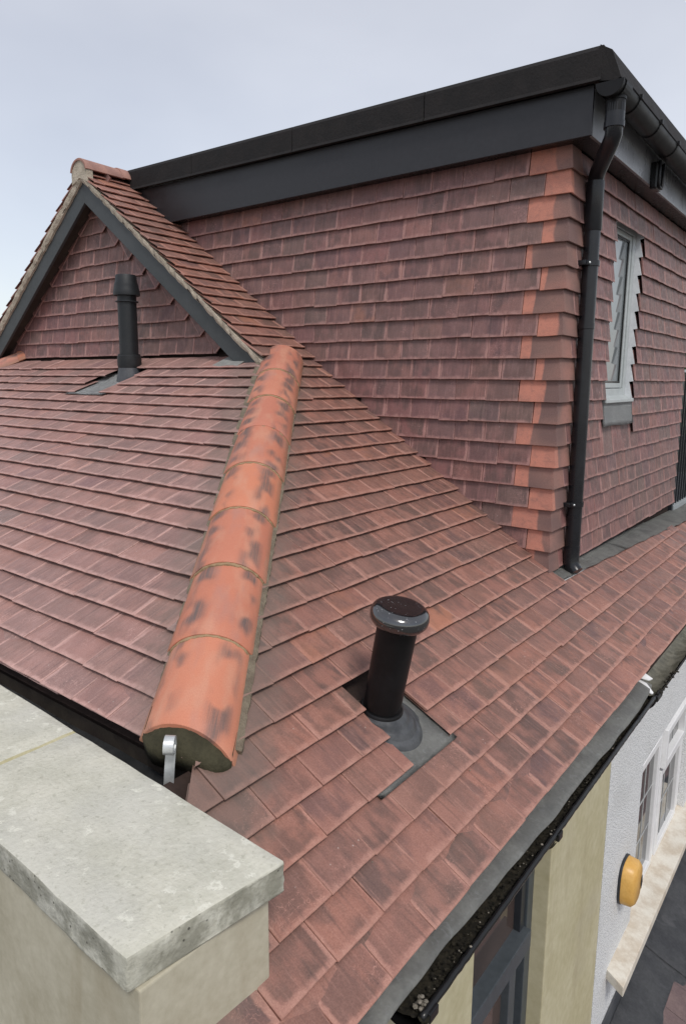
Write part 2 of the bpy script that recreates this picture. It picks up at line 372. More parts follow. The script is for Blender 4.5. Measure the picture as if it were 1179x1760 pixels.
def ren(k, P, col, n, n2):
    st = k.noise(k.scale3(P, (7, 7, 1.1)), 1, 4, .6, .6)
    col = k.mix(k.smooth(st, .5, .75, 0, .32), col, (.31, .255, .165))
    return k.mix(k.smooth(k.noise(P, 1.7, 3), .5, .7, 0, .4), col, (.40, .36, .28))
M['render'] = simple('buff_render', (.42, .385, .29), (.48, .445, .345), 5, .85, .25, .12, .003, extra=ren)
M['render2'] = simple('buff_painted_pier', (.44, .395, .25), (.50, .455, .31), 3, .8, .25, .10, .003, extra=ren)
M['joint'] = simple('yellow_joint', (.42, .38, .22), (.50, .46, .30), 12, .9, .2, .3)
def peb(k, P, col, n, n2):
    v = k.vor(P, 170)
    col = k.mix(k.smooth(v, .15, .8, 0, .8), (.92, .92, .91), (.50, .51, .52))
    dk = k.math('MULTIPLY', k.smooth(k.vor(P, 60), .07, .14, 1, 0), k.smooth(k.noise(P, 14, 2), .5, .58))
    return k.mix(k.math('MULTIPLY', dk, .6), col, (.25, .24, .22))
def pebble():
    k = NT('white_pebbledash'); P = k.pos(); v = k.vor(P, 170); v2 = k.vor(P, 90)
    col = peb(k, P, None, None, None)
    n = k.noise(P, 2.5, 3)
    col = k.mix(k.smooth(n, .5, .7, 0, .25), col, (.50, .50, .48))
    return k.done(col, .8, .3, k.bump(k.math('ADD', v, v2), .8, .007))
M['pebble'] = pebble()
M['upvc'] = simple('white_frame', (.74, .74, .74), (.78, .78, .78), 4, .35, .5, .02, .001)
M['pale_frame'] = simple('pale_grey_frame', (.40, .43, .43), (.46, .49, .49), 4, .4, .5, .02, .001)
M['jamb'] = simple('white_reveal', (.60, .62, .64), (.70, .72, .74), 10, .5, .4, .04, .002)
M['dk_frame'] = simple('slate_grey_frame', (.045, .055, .062), (.06, .07, .08), 4, .4, .5, .02, .001)
M['steel'] = simple('galvanised_steel', (.50, .52, .52), (.62, .64, .64), 30, .38, .5, .05, .001, metal=.55)
M['debris'] = simple('dark_moss', (.018, .016, .012), (.05, .043, .030), 60, .9, .2, .8, .01)
M['silt'] = simple('gutter_silt', (.10, .095, .07), (.19, .18, .14), 22, .55, .5, .5, .01)
M['stone_bit'] = simple('pale_grit', (.13, .115, .09), (.26, .23, .19), 40, .8, .3, .4, .004)
M['sill'] = simple('stained_sill', (.66, .62, .54), (.52, .45, .36), 9, .7, .3, .2, .003)
def alm(k, P, col, n, n2): return k.mix(k.smooth(k.noise(P, 30, 3), .55, .75, 0, .3), col, (.40, .22, .05))
M['alarm'] = simple('yellow_plastic', (.60, .33, .075), (.64, .37, .10), 8, .4, .5, .03, .001, extra=alm)
M['rail'] = simple('dark_railing', (.018, .021, .026), (.024, .027, .032), 5, .4, .5, .03, .001)
M['rail_lt'] = simple('grey_rail', (.30, .33, .34), (.36, .39, .40), 5, .4, .5, .03, .001)
M['paving'] = simple('grey_paving', (.14, .135, .125), (.20, .19, .175), 2.5, .9, .2, .3, .01)
M['lowtile'] = simple('purple_low_tile', (.13, .09, .09), (.17, .12, .115), 11, .8, .3, .3, .004)
M['wood'] = simple('dark_wood', (.04, .032, .028), (.06, .05, .04), 12, .8, .3, .2)
M['leaf'] = simple('leaf_green', (.035, .055, .02), (.08, .105, .045), 2.2, .7, .3, 0)
M['bark'] = simple('bark', (.06, .05, .04), (.10, .085, .07), 12, .9, .2, .6, .01)
def glass(name, c, rough=.03, spec=.9):
    k = NT(name); P = k.pos(); n = k.noise(P, 1.4, 2)
    k.b.inputs['IOR'].default_value = 1.5
    return k.done(k.mix(k.smooth(n, .4, .6), c, tuple(a * .6 for a in c)), rough, spec, k.bump(k.noise(P, 3, 1), .03, .01))
M['glass_dk'] = glass('window_glass', (.035, .036, .038))
M['glass_sky'] = glass('sky_painted_window_glass', (.30, .33, .34), .05)  # pale base colour stands in for sky mirrored in the pane
M['glass_br'] = glass('brown_room_glass', (.085, .060, .052), .06, .6)

# ------------------------------------------------------------------ roof and wall tiles
def tile_mesh(name, w=TW - .0022, L=.205, t=.0158, seed=0, mats='roof_obj'):
    rr = random.Random(seed); bm = bmesh.new(); uvl = bm.loops.layers.uv.new('UVMap')
    NU, NV = 3, 2; ch = .0022
    cam_, sag = rr.uniform(.0012, .0028), rr.uniform(.000, .0028)
    ex = [rr.uniform(-.0010, .0010) for _ in range(16)]
    def top(i, j, inset):
        a, b = i / NU, j / NV
        x = a * w; y = b * L
        if inset:
            if i == 0: x += ch
            if i == NU: x -= ch
            if j == 0: y += ch
        if j == 0: y += ex[i]
        if i in (0, NU): x += ex[4 + j + (3 if i else 0)]
        z = t + cam_ * sin(pi * a) - .5 * cam_ + sag * (1 - (1 - b) ** 2) * .6
        if not inset: z -= ch
        return x, y, z
    V = {}
    for i in range(NU + 1):
        for j in range(NV + 1): V[i, j] = bm.verts.new(top(i, j, True))
    path = [(0, j) for j in range(NV, -1, -1)] + [(i, 0) for i in range(1, NU + 1)] + [(NU, j) for j in range(1, NV + 1)]
    mid = [bm.verts.new(top(i, j, False)) for i, j in path]
    low = []
    for i, j in path:
        x, y, z = top(i, j, False); low.append(bm.verts.new((x, y + (.0055 if j == 0 else 0), z - .0085)))
    for i in range(NU):
        for j in range(NV): bm.faces.new((V[i, j], V[i+1, j], V[i+1, j+1], V[i, j+1]))
    for q in range(len(path) - 1):
        bm.faces.new((mid[q], mid[q+1], V[path[q+1]], V[path[q]])); bm.faces.new((low[q], low[q+1], mid[q+1], mid[q]))
    for f in bm.faces:
        for l in f.loops: l[uvl].uv = (l.vert.co.x, l.vert.co.y)
    bmesh.ops.recalc_face_normals(bm, faces=bm.faces)
    bm.normal_update()
    if sum(f.normal.z for f in bm.faces) < 0: bmesh.ops.reverse_faces(bm, faces=bm.faces)
    me = bpy.data.meshes.new(name); bm.to_mesh(me); bm.free(); me.materials.append(M[mats])
    return me
TM = {k: [tile_mesh('tile', seed=s, mats=k + '_obj') for s in range(8)] for k in ('roof', 'side', 'wall')}

COPING_POLY = [(0, 1175), (490, 1480), (490, 1560), (465, 1705), (430, 1760), (0, 1760)]
def in_poly(x, y, poly):
    c = False; n = len(poly)
    for i in range(n):
        x1, y1 = poly[i]; x2, y2 = poly[(i + 1) % n]
        if (y1 > y) != (y2 > y) and x < (x2 - x1) * (y - y1) / (y2 - y1) + x1: c = not c
    return c

class Surface:
    """a tiled plane: O + a*u + b*v, n outward"""
    def __init__(s, O, b, n, gauge, kind, tilt_h=.034, tilt=.170):
        s.O, s.b, s.n = Vector(O), Vector(b).normalized(), Vector(n).normalized(); s.a = s.b.cross(s.n)
        s.g = gauge; s.kind = kind; s.items = []; s.rng = random.Random(hash(kind) % 7 + 3); s.rng = random.Random(len(kind) * 31 + int(gauge * 1e5)); s.tilt = tilt; s.h = tilt_h
    def frame(s, u, v, rot=0.0, lift=0.0, tilt=None, side=0.0):
        tl = s.tilt if tilt is None else tilt
        y = (s.b - s.n * tl).normalized(); x = s.a.copy(); z = x.cross(y)
        if side: x = (x + z * side).normalized(); z = x.cross(y).normalized()
        if rot:
            q = Matrix.Rotation(rot, 3, z); x = q @ x; y = q @ y
        P = s.O + s.a * u + s.b * v + s.n * (s.h + lift)
        m = Matrix.Identity(4)
        for i in range(3): m[i][0] = x[i]; m[i][1] = y[i]; m[i][2] = z[i]; m[i][3] = P[i]
        return m
    def add(s, u, v, clips=(), rot=0.0, lift=0.0, w=None, jitter=True, tilt=None):
        r = s.rng
        if jitter:
            rot += r.gauss(0, .004); lift += r.uniform(-.0008, .0022); v += r.gauss(0, .0011); side = r.gauss(0, .006)
            if r.random() < .04: rot += r.gauss(0, .012); v += r.uniform(-.006, .003)
        else: side = 0
        s.items.append((s.frame(u, v, rot, lift, tilt, side), r.randrange(8), list(clips), w))
    def build(s, parent, name='tile', limit=300, poly_hide=None):
        ranked = []
        for idx, (mw, vi, clips, w) in enumerate(s.items):
            me = TM[s.kind][vi]
            if clips or w:
                bm = bmesh.new(); bm.from_mesh(me)
                if w: clips = clips + [(mw @ Vector((w, 0, 0)), mw.to_3x3() @ Vector((1, 0, 0)))]
                inv = mw.inverted(); cut = False; dead = False
                for (pt, nn) in clips:
                    lp = inv @ Vector(pt); ln = inv.to_3x3() @ Vector(nn)
                    ds = [(v.co - lp).dot(ln) for v in bm.verts]
                    if not ds or min(ds) > -1e-4: dead = True; break
                    if max(ds) > 1e-4:
                        bmesh.ops.bisect_plane(bm, geom=bm.verts[:] + bm.edges[:] + bm.faces[:], plane_co=lp, plane_no=ln, clear_outer=True, dist=1e-5); cut = True
                if dead or not bm.faces: bm.free(); continue
                if cut:
                    a = sum(f.calc_area() for f in bm.faces)
                    if a < .0008: bm.free(); continue
                    # give the cut edge its thickness
                    be = [e for e in bm.edges if e.is_boundary]
                    me = bpy.data.meshes.new('tile'); bm.to_mesh(me); me.materials.append(M[s.kind + '_obj'])
                bm.free()
            c = [proj(mw @ Vector(q)) for q in ((0, 0, .01), (TW, 0, .01), (TW, .11, .01), (0, .11, .01))]
            area = 0
            if all(c):
                cx = sum(q[0] for q in c) / 4; cy = sum(q[1] for q in c) / 4
                ar = abs(sum(c[i][0] * c[(i+1) % 4][1] - c[(i+1) % 4][0] * c[i][1] for i in range(4))) / 2
                if -25 < cx < 1205 and -25 < cy < 1785 and not in_poly(cx, cy, COPING_POLY) and not (poly_hide and in_poly(cx, cy, poly_hide)): area = ar
            ranked.append((area, idx, mw, me))
        ranked.sort(key=lambda q: -q[0])
        for area, idx, mw, me in ranked[:limit]:
            if area <= 0: break
            obj(name, me, None, parent, mw=mw)
        rest = [q for i, q in enumerate(ranked) if i >= limit or q[0] <= 0]
        if rest:
            cos_, loops, starts, tots, uvs, rnds, off = [], [], [], [], [], [], 0
            cache = {}
            for area, idx, mw, me in rest:
                if me.name not in cache:
                    nv = len(me.vertices); a = np.empty(nv * 3); me.vertices.foreach_get('co', a)
                    lv = np.empty(len(me.loops), int); me.loops.foreach_get('vertex_index', lv)
                    lt = np.empty(len(me.polygons), int); me.polygons.foreach_get('loop_total', lt)
                    uvd = np.empty(len(me.loops) * 2); me.uv_layers[0].data.foreach_get('uv', uvd)
                    cache[me.name] = (a.reshape(-1, 3), lv, lt, uvd.reshape(-1, 2))
                a, lv, lt, uvd = cache[me.name]
                mm = np.array(mw); cos_.append(a @ mm[:3, :3].T + mm[:3, 3]); loops.append(lv + off); tots.append(lt); uvs.append(uvd)
                rnds.append(np.full(len(a), s.rng.random())); off += len(a)
            cos_ = np.concatenate(cos_); loops = np.concatenate(loops); tots = np.concatenate(tots); uvs = np.concatenate(uvs); rnds = np.concatenate(rnds)
            me = bpy.data.meshes.new('tiles_far'); me.vertices.add(len(cos_)); me.vertices.foreach_set('co', cos_.ravel())
            me.loops.add(len(loops)); me.loops.foreach_set('vertex_index', loops)
            me.polygons.add(len(tots)); me.polygons.foreach_set('loop_start', np.concatenate([[0], np.cumsum(tots)[:-1]]))
            me.polygons.foreach_set('loop_total', tots)
            uvl = me.uv_layers.new(name='UVMap'); uvl.data.foreach_set('uv', uvs.ravel())
            at = me.attributes.new('rnd', 'FLOAT', 'POINT'); at.data.foreach_set('value', rnds)
            me.update(); me.validate(); me.materials.append(M[s.kind + '_att'])
            o = obj('remaining_tiles', me, None, parent); o['kind'] = 'stuff'

# ================================================================== ground
bm = bmesh.new(); grid(bm, lambda a, b: Vector((-150 + 300 * a, -150 + 300 * b, GROUND)), 8, 8)
g = obj('ground', bm, M['paving']); g['kind'] = 'structure'

# ================================================================== front slope (faces +x)
nB = Vector((sin(PB), 0, cos(PB))); bB = Vector((-cos(PB), 0, sin(PB)))
nA = Vector((0, -sin(PA), cos(PA))); bA = Vector((0, cos(PA), sin(PA)))
H0 = ZA - ZE
HIP0 = Vector((XE - H0 / tan(PB), YA, ZA)); HD = Vector((-1 / tan(PB), 1 / tan(PA), 1)).normalized()
HIPTOP = HIP0 + HD * 3.12
front = thing('tiled_roof', 'long front roof slope of red-brown clay tiles running down to the dirty gutter', 'roof', (XE, 3, ZE))
bm = bmesh.new()
# deck with the vent hole left closed: a thin sheet under the tiles
dk = [Vector((XE + .01, .60, zB(XE + .01))), Vector((XE + .01, 9.5, zB(XE + .01))), Vector((-1.235, 9.5, zB(-1.235))), Vector((-1.235, YC + .02, zB(-1.235))), Vector((-3.4, YC + .02, zB(-3.4))), HIP0 + HD * 3.6, HIP0, Vector((HIP0.x, .915, zB(HIP0.x))), Vector((-.903, .915, zB(-.903))), Vector((-.903, .60, zB(-.903)))]
prism(bm, [p - nB * .012 for p in dk], -nB * .03)
obj('roof_deck', bm, M['underlay'], front)
sB = Surface((XE, 0, ZE), bB, nB, GB, 'roof')
hipn_B = HD.cross(nB).normalized()          # in-plane normal of the hip line
if hipn_B.y > 0: hipn_B = -hipn_B           # clip away what lies on -y side (over the hip)
YT0 = 1.2649
VY0, VY1 = YT0 + 2.5 * TW, YT0 + 3.5 * TW + .02
def lead_edge(y):                            # slope distance at which the lead strip starts
    return .578 - (y - YC) * .046
for k in range(0, 29):
    s0 = k * GB; off = (YT0 - TW / 2) if k % 2 == 0 else YT0
    j0 = -4; j1 = 48
    for j in range(j0, j1):
        y = off + j * TW; x = XE - s0 * cos(PB)
        ymid = y + TW / 2
        YLO = .60 if k < 2 else .915
        if y + TW < YLO + .005 or y > 9.4: continue
        if s0 > lead_edge(ymid) - .03 and y > YC - .02: continue
        if k >= 6 and y > YC - .01: continue
        clips = []
        # left end against the parapet / hip
        if y < YLO: clips.append((Vector((0, YLO, 0)), Vector((0, -1, 0))))
        if y > YC - .10 and k in (3, 4, 5): clips.append((Vector((XE - (lead_edge(ymid) + .002) * cos(PB), 0, 0)), Vector((-1, 0, 0))))
        # hip clipping
        Pc = Vector((x, ymid, zB(x)))
        dd = (Pc - HIP0).dot(hipn_B)
        if zB(x) > ZA - .15:
            if dd > .12: continue
            if dd > -.25: clips.append((HIP0, hipn_B))
        if y + TW > YC - .01 and k >= 5 and y < YC: clips.append((Vector((0, YC, 0)), Vector((0, 1, 0))))
        # vent hole, two and a bit courses tall
        if k in (3, 4, 5):
            hy0, hy1 = (1.690, 1.922)
            if y + TW > hy0 and y < hy1:
                if True:
                    if y < hy0 - .012: sB.add(y, s0, clips + [(Vector((0, hy0, 0)), Vector((0, 1, 0)))])
                    if y + TW > hy1 + .012: sB.add(y, s0, clips + [(Vector((0, hy1, 0)), Vector((0, -1, 0)))])
                    continue
        sB.add(y, s0, clips)
# undercourse at the eave: only its front edge shows
for j in range(-4, 48):
    y = YT0 + j * TW
    if y > .50 and y < 9.3: sB.add(y, .004, [(Vector((XE - .10, 0, 0)), Vector((-1, 0, 0)))], lift=-.0155, tilt=.02)
sB.build(front)

# ================================================================== hip-end slope (faces -y)
side = thing('tiled_roof', 'wide hip-end roof slope of pinkish clay tiles below the gable wall', 'roof', (-4.5, 2, -.5))
XL0 = 2 * XR - HIP0.x
bm = bmesh.new()
pts = [HIP0, Vector((HIP0.x, YA, ZA)) , HIP0 + HD * 3.6, Vector((2 * XR, 0, 0)) + Vector((-(HIP0 + HD * 3.6).x, (HIP0 + HD * 3.6).y, (HIP0 + HD * 3.6).z)), Vector((XL0, YA, ZA))]
pts = [pts[0], pts[2], pts[3], pts[4]]
prism(bm, [p - nA * .012 for p in pts], -nA * .03); obj('roof_deck', bm, M['underlay'], side)
sA = Surface((0, YA, ZA), bA, nA, GA, 'side')
hipn_A = HD.cross(nA).normalized()
if hipn_A.x < 0: hipn_A = -hipn_A
hipn_L = Vector((-hipn_A.x, hipn_A.y, hipn_A.z)); HIPL = Vector((XL0 + .36, YA, ZA))
XV0, XV1 = -4.42, -4.02
rr = random.Random(5)
for k in range(0, 20):
    s0 = k * GA
    off = -1.40 + (0 if k % 2 else TW / 2)
    for j in range(-38, 2):
        x = off + j * TW; y = YA + s0 * cos(PA); P = Vector((x + TW / 2, y, zA(y)))
        d1 = (P - HIP0).dot(hipn_A); d2 = (P - HIPL).dot(hipn_L)
        if d1 > .12 or d2 > .12: continue
        cl = []
        if d1 > -.25: cl.append((HIP0, hipn_A))
        if d2 > -.25: cl.append((HIPL, hipn_L))
        if k in (16, 17, 18):
            h0, h1 = {16: (-4.40, -4.12), 17: (-4.44, -4.06), 18: (-4.34, -4.00)}[k]
            if x + TW > h0 and x < h1:
                if x < h0 - .015: sA.add(x, s0, cl + [(Vector((h0, 0, 0)), Vector((1, 0, 0)))])
                if x + TW > h1 + .015: sA.add(x, s0, cl + [(Vector((h1, 0, 0)), Vector((-1, 0, 0)))])
                continue
        sA.add(x, s0, cl)
for j in range(-38, 1):
    x = -1.40 + j * TW
    if x > XL0 + .3 and x < HIP0.x - .1: sA.add(x, .004, [(Vector((0, YA + .10, 0)), Vector((0, 1, 0)))], lift=-.0155, tilt=.02)
sA.build(side)

# ================================================================== dormer walls, hung with tiles
ZTOP = 1.13
cheek = thing('tile_hung_wall', 'large dormer side wall hung with purple-brown tiles rising above the front slope', 'wall', (XD, YC, -1))
bm = bmesh.new()
prism(bm, [(XD - .001, YC, -1.25), (XD - .001, YC, 1.40), (-5.2, YC, 1.40), (-5.2, YC, -1.25)], (0, .10, 0)); obj('wall_body', bm, M['underlay'], cheek)
Z0 = zB(XD) + .012
LEG = [(.178, .10), (.092, .19)]
sC = Surface((0, YC, Z0), (0, 0, 1), (0, -1, 0), GH, 'wall', tilt_h=.030, tilt=.160)
NROW = 19
rr = random.Random(11)
for k in range(NROW):
    z = Z0 + k * GH; xr_ = XD - LEG[k % 2][0] - .002
    xl = XE - (z - ZE) / tan(PB)            # where the wall meets the slope
    if z > .25: xl = min(xl, XR + (1.474 - z) / .75 - 0.0) if z < 1.4 else XR
    j = 0; x = xr_
    while x > xl - .05:
        x0 = x - TW
        cl = [(Vector((0, 0, 1.137)), Vector((0, 0, 1)))] if k >= NROW - 2 else []
        # cut along the roof slope so nothing pokes through the deck
        sC.add(x0, k * GH, cl); x = x0
sC.build(cheek, limit=300)
def corner_tile(k, parent):
    bm = bmesh.new(); uvl = bm.loops.layers.uv.new('UVMap')
    la, lb = LEG[k % 2]; z = Z0 + k * GH; L = min(.20, 1.135 - z); rows = []; R_ = random.Random(k); t = .0158
    L1 = la + R_.uniform(-.003, .003); L2 = lb
    dz0, dz1 = R_.gauss(0, .002), R_.gauss(0, .002)
    def ring(v, inner, ch=0):
        d = .030 - .160 * v + (t - .0095 if inner else t - ch) + .0005
        P = [(XD - L1, YC - d), (XD - L1 * .5, YC - d), (XD + d, YC - d), (XD + d, YC + L2 * .5), (XD + d, YC + L2)]
        return [Vector((x, y, z + v + (dz0 if i < 2 else dz1 if i > 2 else 0) * (1 if v < .01 else 0))) for i, (x, y) in enumerate(P)]
    us = [0, L1 * .5, L1, L1 + L2 * .5, L1 + L2]
    defs = [(0, True, 0), (0, False, .002), (.002, False, 0), (L * .5, False, 0), (L, False, 0)]
    for v, i_, c_ in defs: rows.append([bm.verts.new(p) for p in ring(v, i_, c_)])
    for a in range(len(rows) - 1):
        for i in range(4):
            f = bm.faces.new((rows[a][i], rows[a][i+1], rows[a+1][i+1], rows[a+1][i]))
            for l in f.loops:
                ii = i if l.vert in (rows[a][i], rows[a+1][i]) else i + 1
                l[uvl].uv = (us[ii], l.vert.co.z - z)
    # thickness at both ends
    for i in (0, 4):
        v_in0 = rows[0][i]; q = ring(L, True)[i]; vi = bm.verts.new(q)
        f = [v_in0, rows[1][i], rows[2][i], rows[3][i], rows[4][i], vi]
        bm.faces.new(f if i == 4 else f[::-1])
    bmesh.ops.recalc_face_normals(bm, faces=bm.faces)
    o = obj('corner_tile', bm, M['corner'], parent)
for k in range(NROW): corner_tile(k, cheek)

# front wall of the dormer
YF1 = 6.28
WY0, WY1, WZ0, WZ1 = 4.235, 4.82, -.125, .985
frontw = thing('tile_hung_wall', 'narrow dormer front wall of brown hung tiles around the slit window', 'wall', (XD, 5, -1))
bm = bmesh.new()
for lo, hi in (((XD - .10, YC, -1.3), (XD, WY0, 1.4)), ((XD - .10, WY1, -1.3), (XD, YF1, 1.4)), ((XD - .10, WY0, -1.3), (XD, WY1, WZ0)), ((XD - .10, WY0, WZ1), (XD, WY1, 1.4))):
    box(bm, lo, hi)
obj('wall_body', bm, M['underlay'], frontw)
sF = Surface((XD, 0, Z0), (0, 0, 1), (1, 0, 0), GH, 'wall', tilt_h=.030, tilt=.160)
rr = random.Random(21)
for k in range(NROW):
    z = Z0 + k * GH; y = YC + LEG[k % 2][1] + .002
    while y < YF1 - .02:
        cl = []; wcut = None
        if k >= NROW - 2: cl.append((Vector((0, 0, 1.128)), Vector((0, 0, 1))))
        if y + TW > YF1 + .008: cl.append((Vector((0, YF1 + .008, 0)), Vector((0, 1, 0))))
        if y + TW > WY0 and y < WY1 and z + .10 > WZ0 - .13 and z < WZ1:
            low = z < WZ0 - .13 + .02
            a0, a1 = (WY0 - .03, WY1 + .03) if z < WZ0 - .01 else (WY0, WY1)
            if z + GH * .9 > WZ1: sF.add(y, k * GH, cl + [(Vector((0, 0, 9)), Vector((0, 0, 1)))]); y += TW; continue
            if y < a0 - .02: sF.add(y, k * GH, cl + [(Vector((0, a0, 0)), Vector((0, 1, 0)))])
            if y + TW > a1 + .02: sF.add(y, k * GH, cl + [(Vector((0, a1, 0)), Vector((0, -1, 0)))])
        else: sF.add(y, k * GH, cl)
        y += TW
sF.build(frontw, limit=300)

# reveal trim of the window: white boards with a saw-tooth edge following the tiles
win = thing('window', 'tall slit window with pale frame in the dormer front wall', 'window', (XD - .1, 4.5, .4))
for yy, th in ((WY1 - .012, .010), (WY0 + .002, .010)):
    bm = bmesh.new(); pts = [(XD - .11, yy, WZ0 + .002)]
    k0 = int(math.ceil((WZ0 - Z0) / GH - .3)); zz = WZ0 + .002
    pts.append((XD + .020, yy, WZ0 + .002))
    for k in range(k0, 20):
        zt = Z0 + k * GH
        if zt > WZ1 - .01: break
        pts.append((XD + .008, yy, zt - .004)); pts.append((XD + .033, yy, zt))
    pts.append((XD + .010, yy, WZ1 - .004)); pts.append((XD - .11, yy, WZ1 - .004))
    prism(bm, pts, (0, th, 0)); obj('reveal_board', bm, M['jamb'], win)
bm = bmesh.new(); box(bm, (XD - .11, WY0 + .013, WZ1 - .012), (XD + .012, WY1 - .013, WZ1 - .003)); obj('head_board', bm, M['wood'], win)
XW = XD - .014
y0, y1, z0, z1 = WY0 + .014, WY1 - .014, WZ0 + .03, WZ1 - .014
bm = bmesh.new()
fw = .052
box(bm, (XW - .05, y0, z0), (XW, y0 + fw, z1), .003); box(bm, (XW - .05, y1 - fw, z0), (XW, y1, z1), .003)
box(bm, (XW - .05, y0 + fw, z1 - fw), (XW, y1 - fw, z1), .003); box(bm, (XW - .05, y0 + fw, z0), (XW, y1 - fw, z0 + fw), .003)
fr = obj('frame', bm, M['pale_frame'], win)
bm = bmesh.new(); fs = .030; a0, a1, b0, b1 = y0 + fw + .004, y1 - fw - .004, z0 + fw + .004, z1 - fw - .004
box(bm, (XW - .04, a0, b0), (XW - .008, a0 + fs, b1), .003); box(bm, (XW - .04, a1 - fs, b0), (XW - .008, a1, b1), .003)
box(bm, (XW - .04, a0 + fs, b1 - fs), (XW - .008, a1 - fs, b1), .003); box(bm, (XW - .04, a0 + fs, b0), (XW - .008, a1 - fs, b0 + fs), .003)
sash = obj('sash', bm, M['pale_frame'], win)
bm = bmesh.new(); g0 = .014
for lo, hi in (((XW - .026, a0 + fs, b0 + fs), (XW - .014, a0 + fs + g0, b1 - fs)), ((XW - .026, a1 - fs - g0, b0 + fs), (XW - .014, a1 - fs, b1 - fs)), ((XW - .026, a0 + fs, b1 - fs - g0), (XW - .014, a1 - fs, b1 - fs)), ((XW - .026, a0 + fs, b0 + fs), (XW - .014, a1 - fs, b0 + fs + g0))): box(bm, lo, hi)
obj('gasket', bm, M['black_pl'], sash)
bm = bmesh.new(); box(bm, (XW - .030, a0 + fs, b0 + fs), (XW - .022, a1 - fs, b1 - fs)); obj('pane', bm, M['glass_sky'], sash)
bm = bmesh.new(); prism(bm, [(XW - .01, y0 - .01, z0 + .012), (XD + .045, y0 - .01, z0 - .012), (XD + .045, y0 - .01, z0 - .034), (XW - .01, y0 - .01, z0 - .02)], (0, y1 - y0 + .02, 0), .004); obj('sill', bm, M['pale_frame'], win)
bm = bmesh.new()
def lf(a, b):
    y = WY0 - .025 + (WY1 - WY0 + .05) * a; z = WZ0 - .145 + .150 * b
    return Vector((XD + .042 - .012 * b + .0025 * sin(a * 9) * (1 - b) + (.004 if b < .1 else 0), y, z + (.004 * sin(a * 7) if b < .05 else 0)))
grid(bm, lf, 14, 5); bmesh.ops.solidify(bm, geom=bm.faces[:], thickness=.003); obj('lead_apron', bm, M['lead_pale'], win, True)

# ================================================================== dormer flat roof with fascia
fr_ = thing('flat_roof', 'black flat dormer roof edge with deep side fascia against the sky', 'roof', (-3, 3.6, 1.3))
XO, YO = -1.19, 3.39
YEND = 7.4
def zt(x): return 1.49 + (-1.15 - x) * .018          # top of the trim
def zm(x): return 1.345 + (-1.15 - x) * .018         # top of the board
bm = bmesh.new()
prism(bm, [(XO, YO, 1.128), (XO, YO, zm(XO) - .002), (-4.9, YO, zm(-4.9) - .002), (-4.9, YO, 1.13)], (0, .018, 0), .002); obj('side_fascia', bm, M['fascia'], fr_)
xs = [-1.145, -2.074, -3.012, -3.95, -4.95]
for i in range(4):
    xa, xb = xs[i] - .003, xs[i + 1] + .003; bm = bmesh.new()
    pr = lambda x: [(x, YO + .03, zt(x)), (x, YO - .028, zt(x)), (x, YO - .040, zt(x) - .02), (x, YO - .040, zm(x) + .012), (x, YO - .046, zm(x) - .004), (x, YO - .030, zm(x) - .004), (x, YO + .03, zm(x) + .01)]
    a = [bm.verts.new(q) for q in pr(xa)]; b = [bm.verts.new(q) for q in pr(xb)]; n = len(a)
    bm.faces.new(a); bm.faces.new(b[::-1])
    for q in range(n): bm.faces.new((a[q], b[q], b[(q+1) % n], a[(q+1) % n]))
    bmesh.ops.recalc_face_normals(bm, faces=bm.faces); obj('edge_trim', bm, M['felt'], fr_)
bm = bmesh.new()      # roof body and front edge, thin drip towards the gutter
prism(bm, [(-4.95, YO + .031, zt(-4.95) - .01), (XO + .03, YO + .031, zt(XO) - .01), (XO + .03, YEND, zt(XO) - .01), (-4.95, YEND, zt(-4.95) - .01)], (0, 0, -.06)); obj('roof_deck', bm, M['felt'], fr_)
bm = bmesh.new()
prism(bm, [(XO + .03, YO - .04, zt(XO)), (-1.105, YO - .04, zt(XO) - .035), (-1.06, YO - .036, 1.335), (-1.085, YO - .036, 1.325), (XO + .0, YO - .04, 1.345)], (0, YEND - YO, 0), .002); obj('front_trim', bm, M['felt'], fr_)
bm = bmesh.new(); box(bm, (XO - .016, YO + .02, 1.129), (XO, YEND, 1.34), .002); obj('front_fascia', bm, M['fascia_sky'], fr_)
bm = bmesh.new(); box(bm, (XD + .002, YO + .02, 1.134), (XO - .018, YEND, 1.144)); box(bm, (-4.6, YO + .02, 1.134), (XD + .002, YC + .02, 1.144)); obj('soffit', bm, M['black_pl'], fr_)

# gutter at the top
gut = thing('gutter', 'black half-round gutter under the flat roof edge', 'gutter', (-1.105, 3.36, 1.3))
XG, ZG, RG = -1.105, 1.325, .058
def half_round(bm, xc, zc, r, ya, yb, n=14, th=.0035, slope=0.0, ny=1):
    for rr_, flip in ((r, False), (r - th, True)):
        rows = []
        for j in range(ny + 1):
            y = ya + (yb - ya) * j / ny
            rows.append([bm.verts.new((xc + rr_ * cos(pi + pi * i / n), y, zc + rr_ * sin(pi + pi * i / n) + slope * (y - ya))) for i in range(n + 1)])
        for j in range(ny):
            for i in range(n):
                q = (rows[j][i], rows[j][i+1], rows[j+1][i+1], rows[j+1][i]); bm.faces.new(q[::-1] if flip else q)
bm = bmesh.new(); half_round(bm, XG, ZG, RG, YO - .035, YEND, slope=-.012); 
tube(bm, [(XG + RG, YO - .035, ZG + .002), (XG + RG, YEND, ZG + .002 - .012 * (YEND - YO))], .004, 8)
obj('trough', bm, M['gutter_pl'], gut, True)
bm = bmesh.new(); prism(bm, [(XG + (RG + .005) * cos(pi + pi * i / 20), YO - .036, ZG + (RG + .005) * sin(pi + pi * i / 20)) for i in range(21)] , (0, -.012, 0), .0015); obj('end_cap', bm, M['gutter_pl'], gut)
